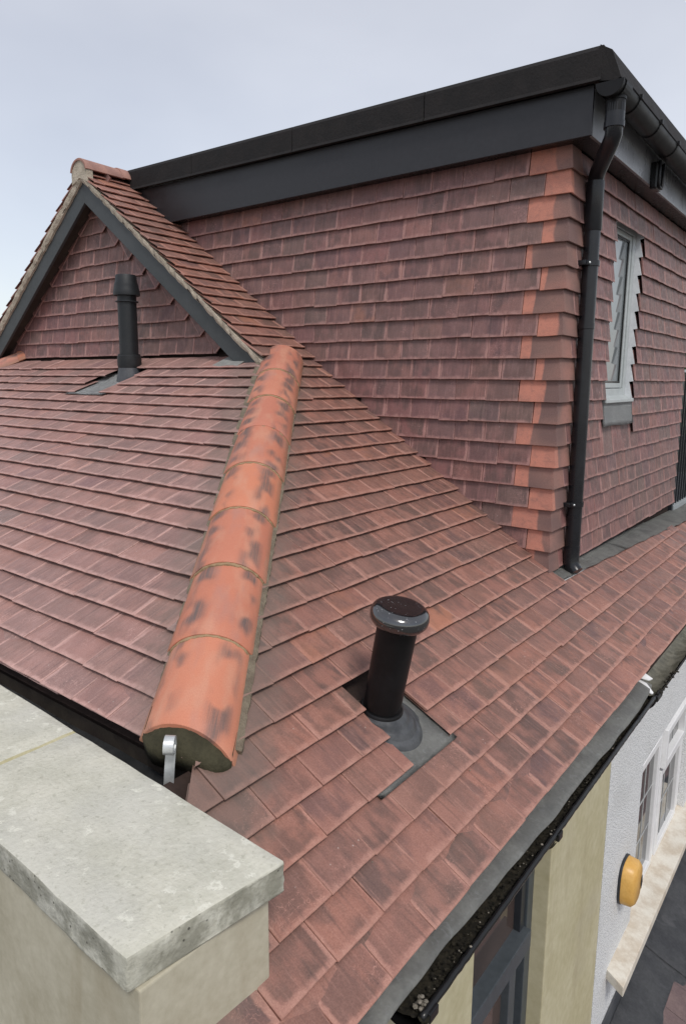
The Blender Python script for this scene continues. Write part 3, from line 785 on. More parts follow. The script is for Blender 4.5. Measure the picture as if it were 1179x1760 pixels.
for yb in (3.62, 4.0, 4.38, 5.2, 6.0, 6.8):
    bm = bmesh.new(); half_round(bm, XG, ZG - .012 * (yb - YO), RG + .005, yb - .013, yb + .013, th=.004)
    box(bm, (XG + RG - .008, yb - .013, ZG - .008 - .012 * (yb - YO)), (XG + RG + .012, yb + .013, ZG + .014 - .012 * (yb - YO)), .002)
    obj('bracket', bm, M['gutter_pl'], gut)
bm = bmesh.new(); lathe(bm, [(.044, 0), (.044, .05), (.047, .05), (.047, .062)], (XG + .004, 3.43, 1.215), (0, 0, 1), cap=False); half_round(bm, XG, ZG, RG + .005, 3.385, 3.475); obj('outlet', bm, M['gutter_pl'], gut)

# downpipe
dp = thing('downpipe', 'tall black downpipe beside the dormer corner', 'downpipe', (-1.26, 3.69, -.98))
PX, PY = -1.259, 3.695; R = .0395
T0 = Vector((XG + .004, 3.43, 1.25)); T1 = Vector((PX, PY, .985))
def seg(name, pts, r, n=24, mat='pipe_pl'):
    bm = bmesh.new(); tube(bm, pts, r, n); o = obj(name, bm, M[mat], dp); autosmooth(o.data, 50); return o
seg('upper_socket', [T0, T0 - Vector((0, 0, .085))], .044)
seg('upper_elbow', [T0 - Vector((0, 0, .083)), T0 - Vector((-.001, -.001, .125)), T0 - Vector((.014, -.022, .145)), T1 + Vector((.018, -.030, .055)), T1 + Vector((.002, -.004, .03)), T1 + Vector((0, 0, .0))], R)
seg('elbow_collar', [T0 - Vector((0, 0, .075)), T0 - Vector((0, 0, .10))], .0462)
seg('pipe', [(PX, PY, .80), (PX + .002, PY, -.95)], R)
seg('socket', [(PX, PY, 1.00), (PX, PY, .765), (PX, PY, .76)], [.0445, .0445, .041])
seg('coupling', [(PX, PY, .30), (PX, PY, .272), (PX, PY, .27)], [.0425, .0425, .040])
seg('shoe', [(PX, PY, -.90), (PX, PY, -.985), (PX + .012, PY - .004, -1.02), (PX + .035, PY - .01, -1.042)], [.043, .043, .043, .042])
for zb in (.60, -.66):
    bm = bmesh.new(); lathe(bm, [(R + .002, -.013), (R + .0075, -.013), (R + .0075, .013), (R + .002, .013)], (PX, PY, zb), (0, 0, 1))
    box(bm, (XD + .02, PY - .075, zb - .012), (PX, PY - .048, zb + .012), .002); box(bm, (PX - .03, PY - .06, zb - .012), (PX + .012, PY - .034, zb + .012), .002)
    c = obj('bracket', bm, M['pipe_pl'], dp); autosmooth(c.data)
    bm = bmesh.new(); lathe(bm, [(.006, 0), (.006, .004), (.003, .006)], (PX + .012, PY - .047, zb), (1, -.6, 0), n=10); obj('screw', bm, M['steel'], c)

# little box on the front fascia
jb = thing('vent_hood', 'small black rounded hood fixed to the front fascia board', 'vent', (XO, 4.44, 1.15))
bm = bmesh.new(); box(bm, (XO + .001, 4.40, 1.10), (XO + .045, 4.50, 1.25), .012); obj('hood', bm, M['black_pl'], jb)
bm = bmesh.new(); tube(bm, [(XO + .05, 4.405, 1.25), (XO + .05, 4.405, 1.13), (XO + .05, 4.42, 1.112), (XO + .05, 4.475, 1.112), (XO + .05, 4.49, 1.13), (XO + .05, 4.49, 1.25)], .008, 8); obj('rim', bm, M['gutter_pl'], jb, True)

# lead strip at the foot of the front wall
ls = thing('lead_flashing', 'grey lead strip along the foot of the dormer front wall', 'flashing', (-1.28, 5, -1.07))
yy = [YC - .012, 4.53, 5.46, 6.40, 7.35, 8.3, 9.3]
for i in range(6):
    ya, yb = yy[i], yy[i + 1] + .02; bm = bmesh.new()
    def f(a, b, ya=ya, yb=yb, i=i):
        y = ya + (yb - ya) * a; se = lead_edge(y) - .018
        xo = XE - se * cos(PB); xi = XD + .004
        x = xi + (xo - xi) * b
        z = (zB(xo) + .058) * b + (1 - b) * (-1.014 - .028 * (y - YC)) + .004 * (1 if a > .97 else 0) + .002 * sin(a * 23 + i) * b
        if b > .96: z -= .004
        return Vector((x + .003 * sin(a * 17 + i) * (b > .9), y, z + .0035 * (i % 2)))
    grid(bm, f, 16, 6); bmesh.ops.solidify(bm, geom=bm.faces[:], thickness=.004); obj('lead_sheet', bm, M['lead'], ls, True)
bm = bmesh.new(); tube(bm, [(-1.235, YC + .02, -1.055), (-1.235, 3.9, -1.065), (-1.225, 4.3, -1.085)], .004, 8); 
obj('weld_bead', bm, M['lead_pale'], ls, True)

# ================================================================== gablet: tile-hung wall, verge, ridge
gw = thing('tile_hung_wall', 'triangular gable wall of brown hung tiles behind the thin vent pipe', 'wall', (XR, YG, .17))
zb0 = zA(YG) + .02
bm = bmesh.new(); hw = (1.474 - .05 - zb0) / .75
prism(bm, [(XR - hw, YG, zb0 - .1), (XR + hw, YG, zb0 - .1), (XR, YG, 1.42)], (0, .08, 0)); obj('wall_body', bm, M['underlay'], gw)
sG = Surface((0, YG, zb0), (0, 0, 1), (0, -1, 0), GH, 'wall', tilt_h=.030, tilt=.160)
vR = Vector((.75, 0, 1)).normalized(); vL = Vector((-.75, 0, 1)).normalized()
apex = Vector((XR, YG, 1.474 - .05))
for k in range(11):
    z = zb0 + k * GH
    half = (apex.z - z) / .75 - .42; halfL = (apex.z - z) / .75 - .22
    if half <= .02: half = 0
    halfL = max(halfL, 0)
    n0 = 0 if k % 2 else .5
    if halfL > 0:
        j = -12
        while j < 12:
            x = XR + (j + n0) * TW
            if x + TW > XR - halfL and x < XR + half:
                cl = []
                if x < XR - halfL: cl.append((Vector((XR - halfL, 0, z)), Vector((-1, 0, .75)).normalized()))
                if x + TW > XR + half: cl.append((Vector((XR + half, 0, z)), Vector((1, 0, .75)).normalized()))
                cl += [(apex, vR), (apex, vL)]
                sG.add(x, k * GH, cl)
            j += 1
    # winchester-cut tiles turned up along both verges
    sG.add(XR + half, k * GH, [(apex, vR)], rot=radians(43), lift=.013)
    m_ = sG.frame(XR - halfL, k * GH, -radians(43), .004)
    m_.translation -= m_.to_3x3() @ Vector((TW, 0, 0))
    sG.items.append((m_, k % 8, [(apex, vL)], None))
sG.build(gw)

gr_ = thing('gable_roof', 'small gable roof with grey bargeboards and pale mortar verge at upper left', 'roof', (XR, 3.0, 1.4))
YV = 2.985
# bargeboards
for sgn in (1, -1):
    bm = bmesh.new(); xe_ = XR + sgn * 1.80
    zt_ = lambda x: zG(x) - .058
    pts = [(XR, YV + .028, zt_(XR)), (xe_, YV + .028, zt_(xe_)), (xe_ - sgn * .14, YV + .028, zt_(xe_ - sgn * .14) - .155), (XR, YV + .028, zt_(XR) - .155)]
    if sgn < 0: pts = [(XR, YV + .028, zt_(XR)), (XR - 2.0, YV + .028, zt_(XR - 2.0)), (XR - 2.0, YV + .028, zt_(XR - 2.0) - .155), (XR, YV + .028, zt_(XR) - .155)]
    prism(bm, pts, (0, .022, 0), .002); obj('bargeboard', bm, M['barge'], gr_)
    bm = bmesh.new()    # soffit of the verge
    a = [(XR, YV + .05, zt_(XR) - .10), (xe_, YV + .05, zt_(xe_) - .10), (xe_, YV + .05, zt_(xe_) - .085), (XR, YV + .05, zt_(XR) - .085)]
    prism(bm, a, (0, YG - YV - .03, 0)); obj('verge_soffit', bm, M['wood'], gr_)
    # mortar verge, lumpy
    bm = bmesh.new(); R_ = random.Random(3 + sgn); N = 60; L_ = 1.80 if sgn > 0 else 2.0
    prev = None; ring_prev = None
    for i in range(N + 1):
        x = XR + sgn * L_ * i / N; zz = zG(x)
        a, b = R_.uniform(-.007, .007), R_.uniform(-.007, .006)
        q = [(x, YV + a * .8, zz - .014 + b * .4), (x, YV + .002 + a, zz - .036 + b), (x, YV + .012, zz - .062 + b), (x, YV + .06, zz - .070), (x, YV + .06, zz - .008)]
        ring_ = [bm.verts.new(p_) for p_ in q]
        if ring_prev:
            for j in range(5):
                f = (ring_prev[j], ring_prev[(j+1) % 5], ring_[(j+1) % 5], ring_[j]); bm.faces.new(f if sgn > 0 else f[::-1])
        else: bm.faces.new(ring_)
        ring_prev = ring_
    bm.faces.new(ring_prev); bmesh.ops.recalc_face_normals(bm, faces=bm.faces); obj('verge_mortar', bm, M['mortar'], gr_)
pitchG = math.atan(.75)
for sgn in (1, -1):
    nn = Vector((sgn * sin(pitchG), 0, cos(pitchG))); bb = Vector((-sgn * cos(pitchG), 0, sin(pitchG)))
    xe_ = XR + sgn * 1.79
    bm = bmesh.new(); P0 = Vector((xe_, YV + .01, zG(xe_) - .03)); P1 = Vector((XR, YV + .01, zG(XR) - .03))
    prism(bm, [P0, P1, P1 + Vector((0, .62, 0)), P0 + Vector((0, .62, 0))], -nn * .02); obj('roof_deck', bm, M['underlay'], gr_)
    s_ = Surface((xe_, 0, zG(xe_) - .028), bb, nn, .108, 'roof')
    Ls = 1.79 / cos(pitchG)
    for k in range(int(Ls / .108) + 1):
        off = YV if k % 2 == 0 else YV + TW * .5
        for j in range(-1, 4):
            y = off + j * TW
            if y + TW < YV + .02 or y > YC: continue
            cl = [(Vector((0, YV, 0)), Vector((0, -1, 0))), (Vector((0, YC + .01, 0)), Vector((0, 1, 0)))]
            if k * .108 > Ls - .25: cl.append((Vector((XR, 0, 0)), Vector((-sgn, 0, 0))))
            if sgn > 0: s_.add(y, k * .108, cl)
            else: s_.add(-y - TW, k * .108, cl)
    s_.build(gr_, limit=130)

def ridge_mesh(L, r0, r1, th=.016, n=22, ang=98, nl=5, seed=0):
    """half-round tile along +y (0 = lower end), crown +z ; uv.x = angle/pi"""
    bm = bmesh.new(); uvl = bm.loops.layers.uv.new('UVMap'); R_ = random.Random(seed)
    A0, A1 = radians(90 - ang), radians(90 + ang)
    def ringv(v, inner):
        r = r0 + (r1 - r0) * v / L - (th if inner else 0)
        if not inner and v < .004: r -= .003
        return [bm.verts.new((r * cos(A0 + (A1 - A0) * i / n), v, r * sin(A0 + (A1 - A0) * i / n))) for i in range(n + 1)]
    vs = [0, .004] + [L * q / nl for q in range(1, nl + 1)]
    O_ = [ringv(v, False) for v in vs]; I_ = [ringv(v, True) for v in vs]
    def F(q, us, vv):
        f = bm.faces.new(q)
        for l, (uu, vx) in zip(f.loops, zip(us, vv)): l[uvl].uv = (uu, vx)
    for a in range(len(vs) - 1):
        for i in range(n):
            u0, u1 = i / n, (i + 1) / n
            F((O_[a][i], O_[a+1][i], O_[a+1][i+1], O_[a][i+1]), (u0, u0, u1, u1), (vs[a], vs[a+1], vs[a+1], vs[a]))
            F((I_[a][i], I_[a][i+1], I_[a+1][i+1], I_[a+1][i]), (u0, u1, u1, u0), (vs[a], vs[a], vs[a+1], vs[a+1]))
    for i in range(n):
        u0, u1 = i / n, (i + 1) / n
        F((O_[0][i], O_[0][i+1], I_[0][i+1], I_[0][i]), (u0, u1, u1, u0), (0, 0, .01, .01))
    for e in (0, n):
        for a in range(len(vs) - 1):
            q = (O_[a][e], O_[a+1][e], I_[a+1][e], I_[a][e]); F(q, (0, 0, 0, 0), (vs[a], vs[a+1], vs[a+1], vs[a]))
    bmesh.ops.recalc_face_normals(bm, faces=bm.faces)
    me = bpy.data.meshes.new('ridge_tile'); bm.to_mesh(me); bm.free(); me.materials.append(M['hip']); autosmooth(me, 50)
    return me
def axes(O, d, up, roll=0):
    d = Vector(d).normalized(); x = d.cross(Vector(up)).normalized(); z = x.cross(d)
    m = Matrix.Identity(4)
    for i in range(3): m[i][0] = x[i]; m[i][1] = d[i]; m[i][2] = z[i]; m[i][3] = O[i]
    return m
# ridge of the gablet
rt = ridge_mesh(.33, .108, .104, ang=78); rt.materials[0] = M['ridge']
for i in range(2):
    o = obj('ridge_tile', rt, None, gr_, mw=axes(Vector((XR, YV - .012 + i * .305, 1.474 - .022 + i * .004)), (0, 1, 0), (0, 0, 1)))
bm = bmesh.new()
prism(bm, [(XR + .099 * cos(radians(a)), YV - .004, 1.452 + .099 * sin(radians(a))) for a in range(-5, 190, 13)] + [(XR - .10, YV - .004, 1.385), (XR, YV - .004, 1.425), (XR + .10, YV - .004, 1.385)], (0, .05, 0), .003)
obj('ridge_end_mortar', bm, M['mortar'], gr_)

# ================================================================== hip ridge of big half-round tiles
HT = HD.cross(upH0 := (nA + nB).normalized()).normalized()
hipT = thing('hip_ridge', 'hip line of big orange half-round tiles blotched with black', 'roof ridge', HIP0)
upH = (nA + nB).normalized(); EX = .355
LAT = lambda l: -.018 + .030 * l
def hipP(l): return HIP0 + HD * l + upH * (-.060) + HT * LAT(l)
HD2 = (hipP(1) - hipP(0)).normalized()
rm = [ridge_mesh(.385, .1475, .1385, ang=73, seed=s) for s in range(3)]
L0 = .062
rm0 = ridge_mesh(.385, .1475, .1385, ang=73, seed=9)
for v in rm0.vertices: v.co.y += (-.27 * v.co.x + .16 * (v.co.z - .10)) * max(0, 1 - v.co.y / .36)
R_ = random.Random(4)
for i in range(8):
    O = hipP(L0 + i * EX) + upH * R_.uniform(-.002, .003)
    mw = axes(O, HD2 + Vector((R_.gauss(0, .004), R_.gauss(0, .004), 0)), upH)
    o = obj('hip_tile', rm0 if i == 0 else rm[i % 3], None, hipT, mw=mw)
    if i > 0:
        bm = bmesh.new()      # mortar ring squeezed out under the lip
        n = 30; ra = None
        for q in range(n + 1):
            a = radians(18 + 144 * q / n); w = R_.uniform(-.003, .004); r = .1415 + R_.uniform(-.0012, .0015)
            P = [Vector((r * cos(a), -.010 + w, r * sin(a))), Vector(((r - .010) * cos(a), -.013 + w, (r - .010) * sin(a))), Vector(((r - .010) * cos(a), .02, (r - .010) * sin(a))), Vector((r * cos(a), .02, r * sin(a)))]
            vs = [bm.verts.new(mw @ p_) for p_ in P]
            if ra:
                for e in range(4): bm.faces.new((ra[e], vs[e], vs[(e+1) % 4], ra[(e+1) % 4]))
            ra = vs
        bmesh.ops.recalc_face_normals(bm, faces=bm.faces); obj('mortar_joint', bm, M['mortar_jt'] , hipT)
# bedding mortar along both flanks
for sgn, nrm in ((1, nB), (-1, nA)):
    t = (HD.cross(nrm)).normalized()
    t = t if t.dot(HD.cross(upH)) * sgn > 0 else -t
    if sgn > 0 and t.x < 0: t = -t
    if sgn < 0 and t.x > 0: t = -t
    bm = bmesh.new(); prev = None; N = 150
    for i in range(N + 1):
        l = (.12 if sgn < 0 else .06) + (8 * EX + .0) * i / N; w = R_.uniform(-.003, .003) + (.001 if sgn > 0 else -.016); c = HIP0 + HD * l + HT * LAT(l) - nrm * .0
        c = c - nrm * ((c - HIP0).dot(nrm))
        P = [c + t * .09 + nrm * .05, c + t * (.136 + w * .6) + nrm * (.050 + w * .3), c + t * (.142 + w) + nrm * .036, c + t * (.142 + w) + nrm * .01, c + t * .09 + nrm * .01]
        vs = [bm.verts.new(p_) for p_ in P]
        if prev:
            for e in range(5): bm.faces.new((prev[e], vs[e], vs[(e+1) % 5], prev[(e+1) % 5]))
        else: bm.faces.new(vs)
        prev = vs
    bm.faces.new(prev); bmesh.ops.recalc_face_normals(bm, faces=bm.faces); obj('bedding_mortar', bm, M['mortar_dk'], hipT)
# filled lower end: a bulging fillet of mortar from under the lip down to the tiles
mw = axes(hipP(L0), HD2, upH); bm = bmesh.new(); R_ = random.Random(12); N = 26; rows = []
for q in range(N + 1):
    x = -.127 + .254 * q / N; zt_ = sqrt(max(0, .1375 ** 2 - min(abs(x), .1305) ** 2)); sk = -.27 * x
    zr = .060 - abs(x - LAT(L0) * 0) * .40 + .026; bul = 1 - abs(x / .14) ** 4
    zs = .060 - abs(x) * .40 + .060
    if zt_ < zs + .006: zt_ = zs + .006
    col_ = []
    for w_ in (0, .33, .66, 1):
        col_.append(Vector((x, .014 + sk + .16 * (zt_ - .10) - (.080 * bul * w_) + R_.uniform(-.002, .002), zt_ + (zs - zt_) * w_ + R_.uniform(-.002, .002))))
    col_.append(Vector((x, .018 + sk - .074 * bul, zs - .075 + R_.uniform(-.006, .006))))
    col_ += [Vector((x, .09 + sk, zr - .03)), Vector((x, .09 + sk, zt_ - .004))]
    rows.append([bm.verts.new(mw @ p_) for p_ in col_])
for r0, r1 in zip(rows[:-1], rows[1:]):
    for e in range(7): bm.faces.new((r0[e], r1[e], r1[(e+1) % 7], r0[(e+1) % 7]))
bm.faces.new(rows[0]); bm.faces.new(rows[-1][::-1]); bmesh.ops.recalc_face_normals(bm, faces=bm.faces)
obj('end_mortar', bm, M['end_mortar'], hipT, True)
# top end seal
# the far (left) hip, of which only its top tile shows
hipL = thing('hip_ridge', 'orange hip tile peeping in at the left edge below the gable', 'roof ridge', HIPL)
HDL = Vector((-HD.x, HD.y, HD.z)); upL = Vector((-upH.x, upH.y, upH.z))
for i in range(8):
    O = HIPL + HDL * (.45 + i * EX) - upL * .055
    obj('hip_tile', rm[i % 3], None, hipL, mw=axes(O, HDL, upL))
O = HIPL + HDL * (L0 + 8 * EX - .38)
bm = bmesh.new(); c = HIPL + HDL * (7 * EX + .0) ; 
mwl = axes(HIPL + HDL * (.45 + 7 * EX) - upL * .055, HDL, upL)
prism(bm, [mwl @ Vector((.130 * cos(radians(a)), .345, .130 * sin(radians(a)))) for a in range(18, 163, 9)] , HDL * .055, .004); obj('end_mortar', bm, M['mortar_dk'], hipL)

# hip iron
hi_ = thing('hip_iron', 'galvanised scroll bracket holding the lowest hip tile', 'bracket', HIP0)
bm = bmesh.new(); mw = axes(hipP(L0), HD, upH)
strap = [(-.030, -.125, -.01), (-.030, -.115, .04), (-.030, -.085, .095), (-.030, -.048, .146)]
for q in range(1, 17):
    a = radians(-10 + q * 20); strap.append((-.030, -.068 + .022 * cos(a), .164 + .022 * sin(a)))
ra = None; prevp = None
for i, P in enumerate(strap):
    P = Vector(P); nx = Vector(strap[min(i + 1, len(strap) - 1)]) - Vector(strap[max(i - 1, 0)]); nx.normalize(); nr = Vector((0, -nx.z, nx.y)) * .0025
    wd = Vector((.013, 0, 0)); vs = [bm.verts.new(mw @ v) for v in (P - wd - nr, P + wd - nr, P + wd + nr, P - wd + nr)]
    if ra:
        for e in range(4): bm.faces.new((ra[e], ra[(e+1) % 4], vs[(e+1) % 4], vs[e]))
    else: bm.faces.new(vs)
    ra = vs
bm.faces.new(ra); bmesh.ops.recalc_face_normals(bm, faces=bm.faces); o = obj('strap', bm, M['steel'], hi_); autosmooth(o.data, 35)

# small lead corner piece under the bargeboard foot
bm = bmesh.new(); pts = [Vector((-3.36, 2.98, 0)), Vector((-3.12, 2.98, 0)), Vector((-3.10, 3.16, 0)), Vector((-3.28, 3.16, 0))]
for q in pts: q.z = zA(q.y)
prism(bm, [q + nA * .043 for q in pts], nA * .004); o = obj('lead_patch', bm, M['lead']); tag(o, 'small grey lead patch under the foot of the bargeboard', 'flashing')

# ================================================================== vent pipes
vp = thing('vent_pipe', 'glossy black mushroom-capped vent pipe standing in the front slope', 'vent pipe', (-1.19, 1.755, -1.09))
B0 = Vector((-1.196, 1.757, -1.085)); D = Vector((.205, -.03, 1)).normalized()
def part(name, prof, mat, parent, o=B0, d=D, n=40, cap=True, sm=45):
    bm = bmesh.new(); lathe(bm, prof, o, d, n, cap); q = obj(name, bm, M[mat], parent); autosmooth(q.data, sm); return q
part('pipe', [(.062, -.02), (.0655, .335)], 'pipe_black', vp)
part('collar', [(.070, .0), (.0725, .004), (.0725, .016), (.068, .022)], 'gutter_pl', vp)
part('cap', [(r_, h_ + .036) for r_, h_ in ((.050, .285), (.070, .292), (.086, .299), (.0935, .310), (.0955, .323), (.0935, .336), (.087, .347), (.076, .354), (.062, .3565), (.04, .3555), (.004, .355))], 'cap_black', vp)
# rubber boot, stretched down the slope
bm = bmesh.new(); rings = []
dn = -bB * .046 + Vector((0, .020, 0)); base_c = Vector((-1.196, 1.757, 0)); base_c.z = zB(base_c.x); base_c = base_c + nB * .016 + dn
for i, (tt, r) in enumerate(((0, .124), (.03, .124), (.12, .121), (.16, .110), (.36, .108), (.42, .105), (.46, .096), (.64, .094), (.69, .091), (.73, .083), (.86, .081), (.90, .0755), (1.0, .0725))):
    c = base_c.lerp(B0 + D * .012, tt); nn = nB.lerp(D, tt).normalized(); u = Vector((0, 1, 0)); v = nn.cross(u).normalized(); u = v.cross(nn)
    rings.append([bm.verts.new(c + (u * cos(2*pi*q/40) * r + v * sin(2*pi*q/40) * r)) for q in range(40)])
for a, b in zip(rings[:-1], rings[1:]):
    for q in range(40): bm.faces.new((a[q], a[(q+1) % 40], b[(q+1) % 40], b[q]))
bmesh.ops.recalc_face_normals(bm, faces=bm.faces); o = obj('rubber_boot', bm, M['boot'], vp); autosmooth(o.data, 25)
bm = bmesh.new()
def fl(a, b):
    s_ = .322 + .235 * b; y = 1.50 + .45 * a
    if b < .5: y = (1.50 + .45 * a) if True else y
    P = Vector((XE - s_ * cos(PB), y, ZE + s_ * sin(PB))) + nB * (max(.004, .0425 - (s_ - .317) * .165) + .002 * sin(a * 8) * (1 - b))
    return P
grid(bm, fl, 16, 12); bmesh.ops.solidify(bm, geom=bm.faces[:], thickness=.003); obj('flashing_sheet', bm, M['lead'], vp, True)

vg = thing('vent_pipe', 'matt black vent pipe with stepped cowl in front of the gable wall', 'vent pipe', (-4.19, 2.94, .04))
G0 = Vector((-4.185, 2.945, .055)); DZ = Vector((0, 0, 1))
part('cone', [(.105, -.13), (.098, -.06), (.080, .0), (.074, .03)], 'lead_dk', vg, G0, Vector((.0, -.1, 1)).normalized(), 28)
part('base_collar', [(.078, .015), (.082, .03), (.082, .095), (.076, .10), (.076, .11)], 'matt_pl', vg, G0, DZ, 28, sm=30)
part('pipe', [(.064, .05), (.064, .50)], 'matt_pl', vg, G0, DZ, 28)
part('cowl', [(.055, .455), (.078, .462), (.078, .468), (.062, .47), (.062, .512), (.088, .505), (.090, .520), (.086, .545), (.080, .575), (.080, .58), (.073, .60), (.071, .635), (.067, .642), (.002, .645)], 'matt_pl', vg, G0, DZ, 30, sm=30)
bm = bmesh.new()
def fl2(a, b):
    s_ = .0 + 1.80 + .36 * b; x = -4.47 + .46 * a - .04 * (1 - b)
    return Vector((x, YA + s_ * cos(PA), ZA + s_ * sin(PA))) + nA * (max(.004, .0425 - .36 * b * .165) + .002 * sin(a * 9))
grid(bm, fl2, 12, 8); bmesh.ops.solidify(bm, geom=bm.faces[:], thickness=.003); obj('flashing_sheet', bm, M['lead_pale'], vg, True)

# ================================================================== parapet wall with stone coping
pw = thing('parapet_wall', 'buff rendered parapet wall end with lichen-spotted stone coping in the foreground', 'wall', (-1.5, .77, -1.08))
bm = bmesh.new()
prism(bm, [(-.921, .612, -1.0725), (-.907, .925, -1.0725), (-9.0, .965, -1.0725), (-9.0, .62, -1.0725)], (0, 0, GROUND + 1.07), .004); obj('rendered_wall', bm, M['render'], pw)
def slab(xa0, xa1, xb0, xb1):
    """xa at the near edge, xb at the far edge"""
    bm = bmesh.new(); near = lambda x: .595 + (x + .933) * -.025; far = lambda x: .949 + (-.882 - x) * .031
    P = [(xa0, near(xa0), -1.072), (xa1, near(xa1), -1.072), (xb1, far(xb1), -1.072), (xb0, far(xb0), -1.072)]
    # subdivided block with softened edges
    prism(bm, P, (0, 0, .072))
    bmesh.ops.subdivide_edges(bm, edges=bm.edges[:], cuts=9, use_grid_fill=True)
    bmesh.ops.bevel(bm, geom=[e for e in bm.edges if len(e.link_faces) == 2 and e.calc_face_angle(0) > 1.0], offset=.0055, segments=2, affect='EDGES', profile=.5)
    rr2 = random.Random(int(abs(xa1) * 1e3))
    for v in bm.verts:
        q = v.co
        n_ = math.sin(q.x * 61 + q.y * 47) * math.sin(q.y * 83 + q.z * 91 + q.x * 19)
        e_ = .0010 * n_ + rr2.gauss(0, .0006)
        v.co = q + Vector((e_, e_, e_ * .5))
    return bm
for xs_ in ((-.933, -.882, -1.716, -1.714), (-1.724, -1.722, -2.55, -2.55), (-2.558, -2.558, -3.38, -3.38), (-3.388, -3.388, -4.22, -4.22), (-4.228, -4.228, -5.06, -5.06), (-5.068, -5.068, -5.9, -5.9), (-5.908, -5.908, -6.74, -6.74), (-6.748, -6.748, -7.58, -7.58), (-7.588, -7.588, -8.42, -8.42)):
    o = obj('coping_stone', slab(xs_[2], xs_[0], xs_[3], xs_[1]), M['coping'], pw); autosmooth(o.data, 35)
for i, xj in enumerate((-1.72, -2.554, -3.384, -4.224, -5.064, -5.904, -6.744, -7.584)):
    bm = bmesh.new(); box(bm, (xj - .008, .592 + (xj + .933) * -.025 + .004, -1.070), (xj + .008, .949 + (-.882 - xj) * .031 - .004, -1.0008), .001); obj('coping_joint', bm, M['joint'], pw)

# dark lead gutter between the coping and the hip-end slope
bg = thing('box_gutter', 'dark lead-lined gutter trough between the coping and the tiles', 'gutter', (-3, 1.02, -1.1))
bm = bmesh.new()
def bgf(a, b):
    x = -8.5 + (8.5 - 1.318) * a; y = .94 + .20 * b
    return Vector((x, y, -1.115 + .05 * (b - .4) ** 2 * 4 * .3 + .004 * sin(x * 9 + b * 5) + .0))
grid(bm, bgf, 60, 6); bmesh.ops.solidify(bm, geom=bm.faces[:], thickness=.004); obj('lead_lining', bm, M['lead_dk2'], bg, True)
bm = bmesh.new(); box(bm, (XL0, YA + .02, -1.20), (HIP0.x - .02, YA + .04, ZA - .01)); obj('tilting_board', bm, M['wood'], bg)
bm = bmesh.new(); bmesh.ops.create_icosphere(bm, subdivisions=3, radius=.5)
R_ = random.Random(2)
for v in bm.verts: v.co = Vector((v.co.x * .105 * (1 + .15 * sin(v.co.y * 9)), v.co.y * .045, v.co.z * .022)) + Vector((R_.gauss(0, .0012), R_.gauss(0, .0012), R_.gauss(0, .0008)))
bmesh.ops.translate(bm, verts=bm.verts, vec=(-1.92, 1.04, -1.103)); o = obj('mortar_lump', bm, M['lead_pale'], None, True); tag(o, 'white mortar dropping lying in the dark box gutter', 'mortar')

# ================================================================== eave: lead apron, gutter, debris
la = thing('lead_flashing', 'dull grey lead apron between the lowest tiles and the old gutter', 'flashing', (XE, 2.2, -1.44))
def apx(y):
    t = [(.9, -.712), (1.2, -.722), (1.5, -.716), (2.0, -.704), (2.6, -.694), (3.1, -.688), (3.36, -.702)]
    for (a, b), (c, d) in zip(t[:-1], t[1:]):
        if y <= c: return b + (d - b) * (y - a) / (c - a)
    return t[-1][1]
bm = bmesh.new()
GX, GZ, GR = -.750, -1.468, .062
def apf(a, b):
    y = .60 + (3.36 - .60) * a; xo = apx(y) - .014 + .0025 * sin(y * 17) * sin(y * 5.3) + .0015 * sin(y * 7) + .0008 * sin(y * 31)
    xi = -.83; x = xi + (xo - xi) * min(1, b / .9)
    z = ZE - .004 - (x - XE) * .30 + .0012 * sin(y * 13 + x * 40) * b + .0006 * sin(y * 37)
    if b > .92: z -= .012; x += .001
    return Vector((x, y, z))
grid(bm, apf, 90, 10); bmesh.ops.solidify(bm, geom=bm.faces[:], thickness=.003); o = obj('lead_sheet', bm, M['lead'], la, True)

lg = thing('gutter', 'old black half-round gutter full of moss along the lower eave', 'gutter', (GX, 3, GZ))
bm = bmesh.new(); half_round(bm, GX, GZ, GR, 1.20, 3.30, n=18, ny=1)
def lip(y0, y1, bm, seed):
    R_ = random.Random(seed); n = int((y1 - y0) / .02)
    tube(bm, [(GX + GR + R_.uniform(-.0008, .0008), y0 + (y1 - y0) * i / n, GZ + R_.uniform(-.001, .001)) for i in range(n + 1)], .0095, 10)
lip(1.20, 3.30, bm, 1); obj('trough', bm, M['black_pl'], lg, True)
bm = bmesh.new(); half_round(bm, GX + .004, GZ - .012, GR, 3.37, 9.4, n=18); tube(bm, [(GX + GR + .004, 3.37, GZ - .012), (GX + GR + .004, 9.4, GZ - .012)], .0055, 8); obj('trough', bm, M['black_pl'], lg, True)
for yb, L_ in ((3.34, .09), (2.05, .035), (1.235, .04)):
    bm = bmesh.new(); half_round(bm, GX + .002, GZ - .006, GR + .008, yb - L_ / 2, yb + L_ / 2, th=.005); box(bm, (GX + GR - .004, yb - L_ / 2, GZ - .02), (GX + GR + .016, yb + L_ / 2, GZ + .006), .003); obj('union_bracket' if yb > 3 else 'bracket', bm, M['black_pl'], lg)
bm = bmesh.new(); grid(bm, lambda a, b: Vector((GX - .05 + .105 * b, 3.39 + 6 * a, GZ - .040 + .022 * (2 * b - 1) ** 2 + .004 * sin(a * 190 + b * 6))), 120, 6); o = obj('gutter_silt', bm, M['silt'], lg, True); o['kind'] = 'stuff'
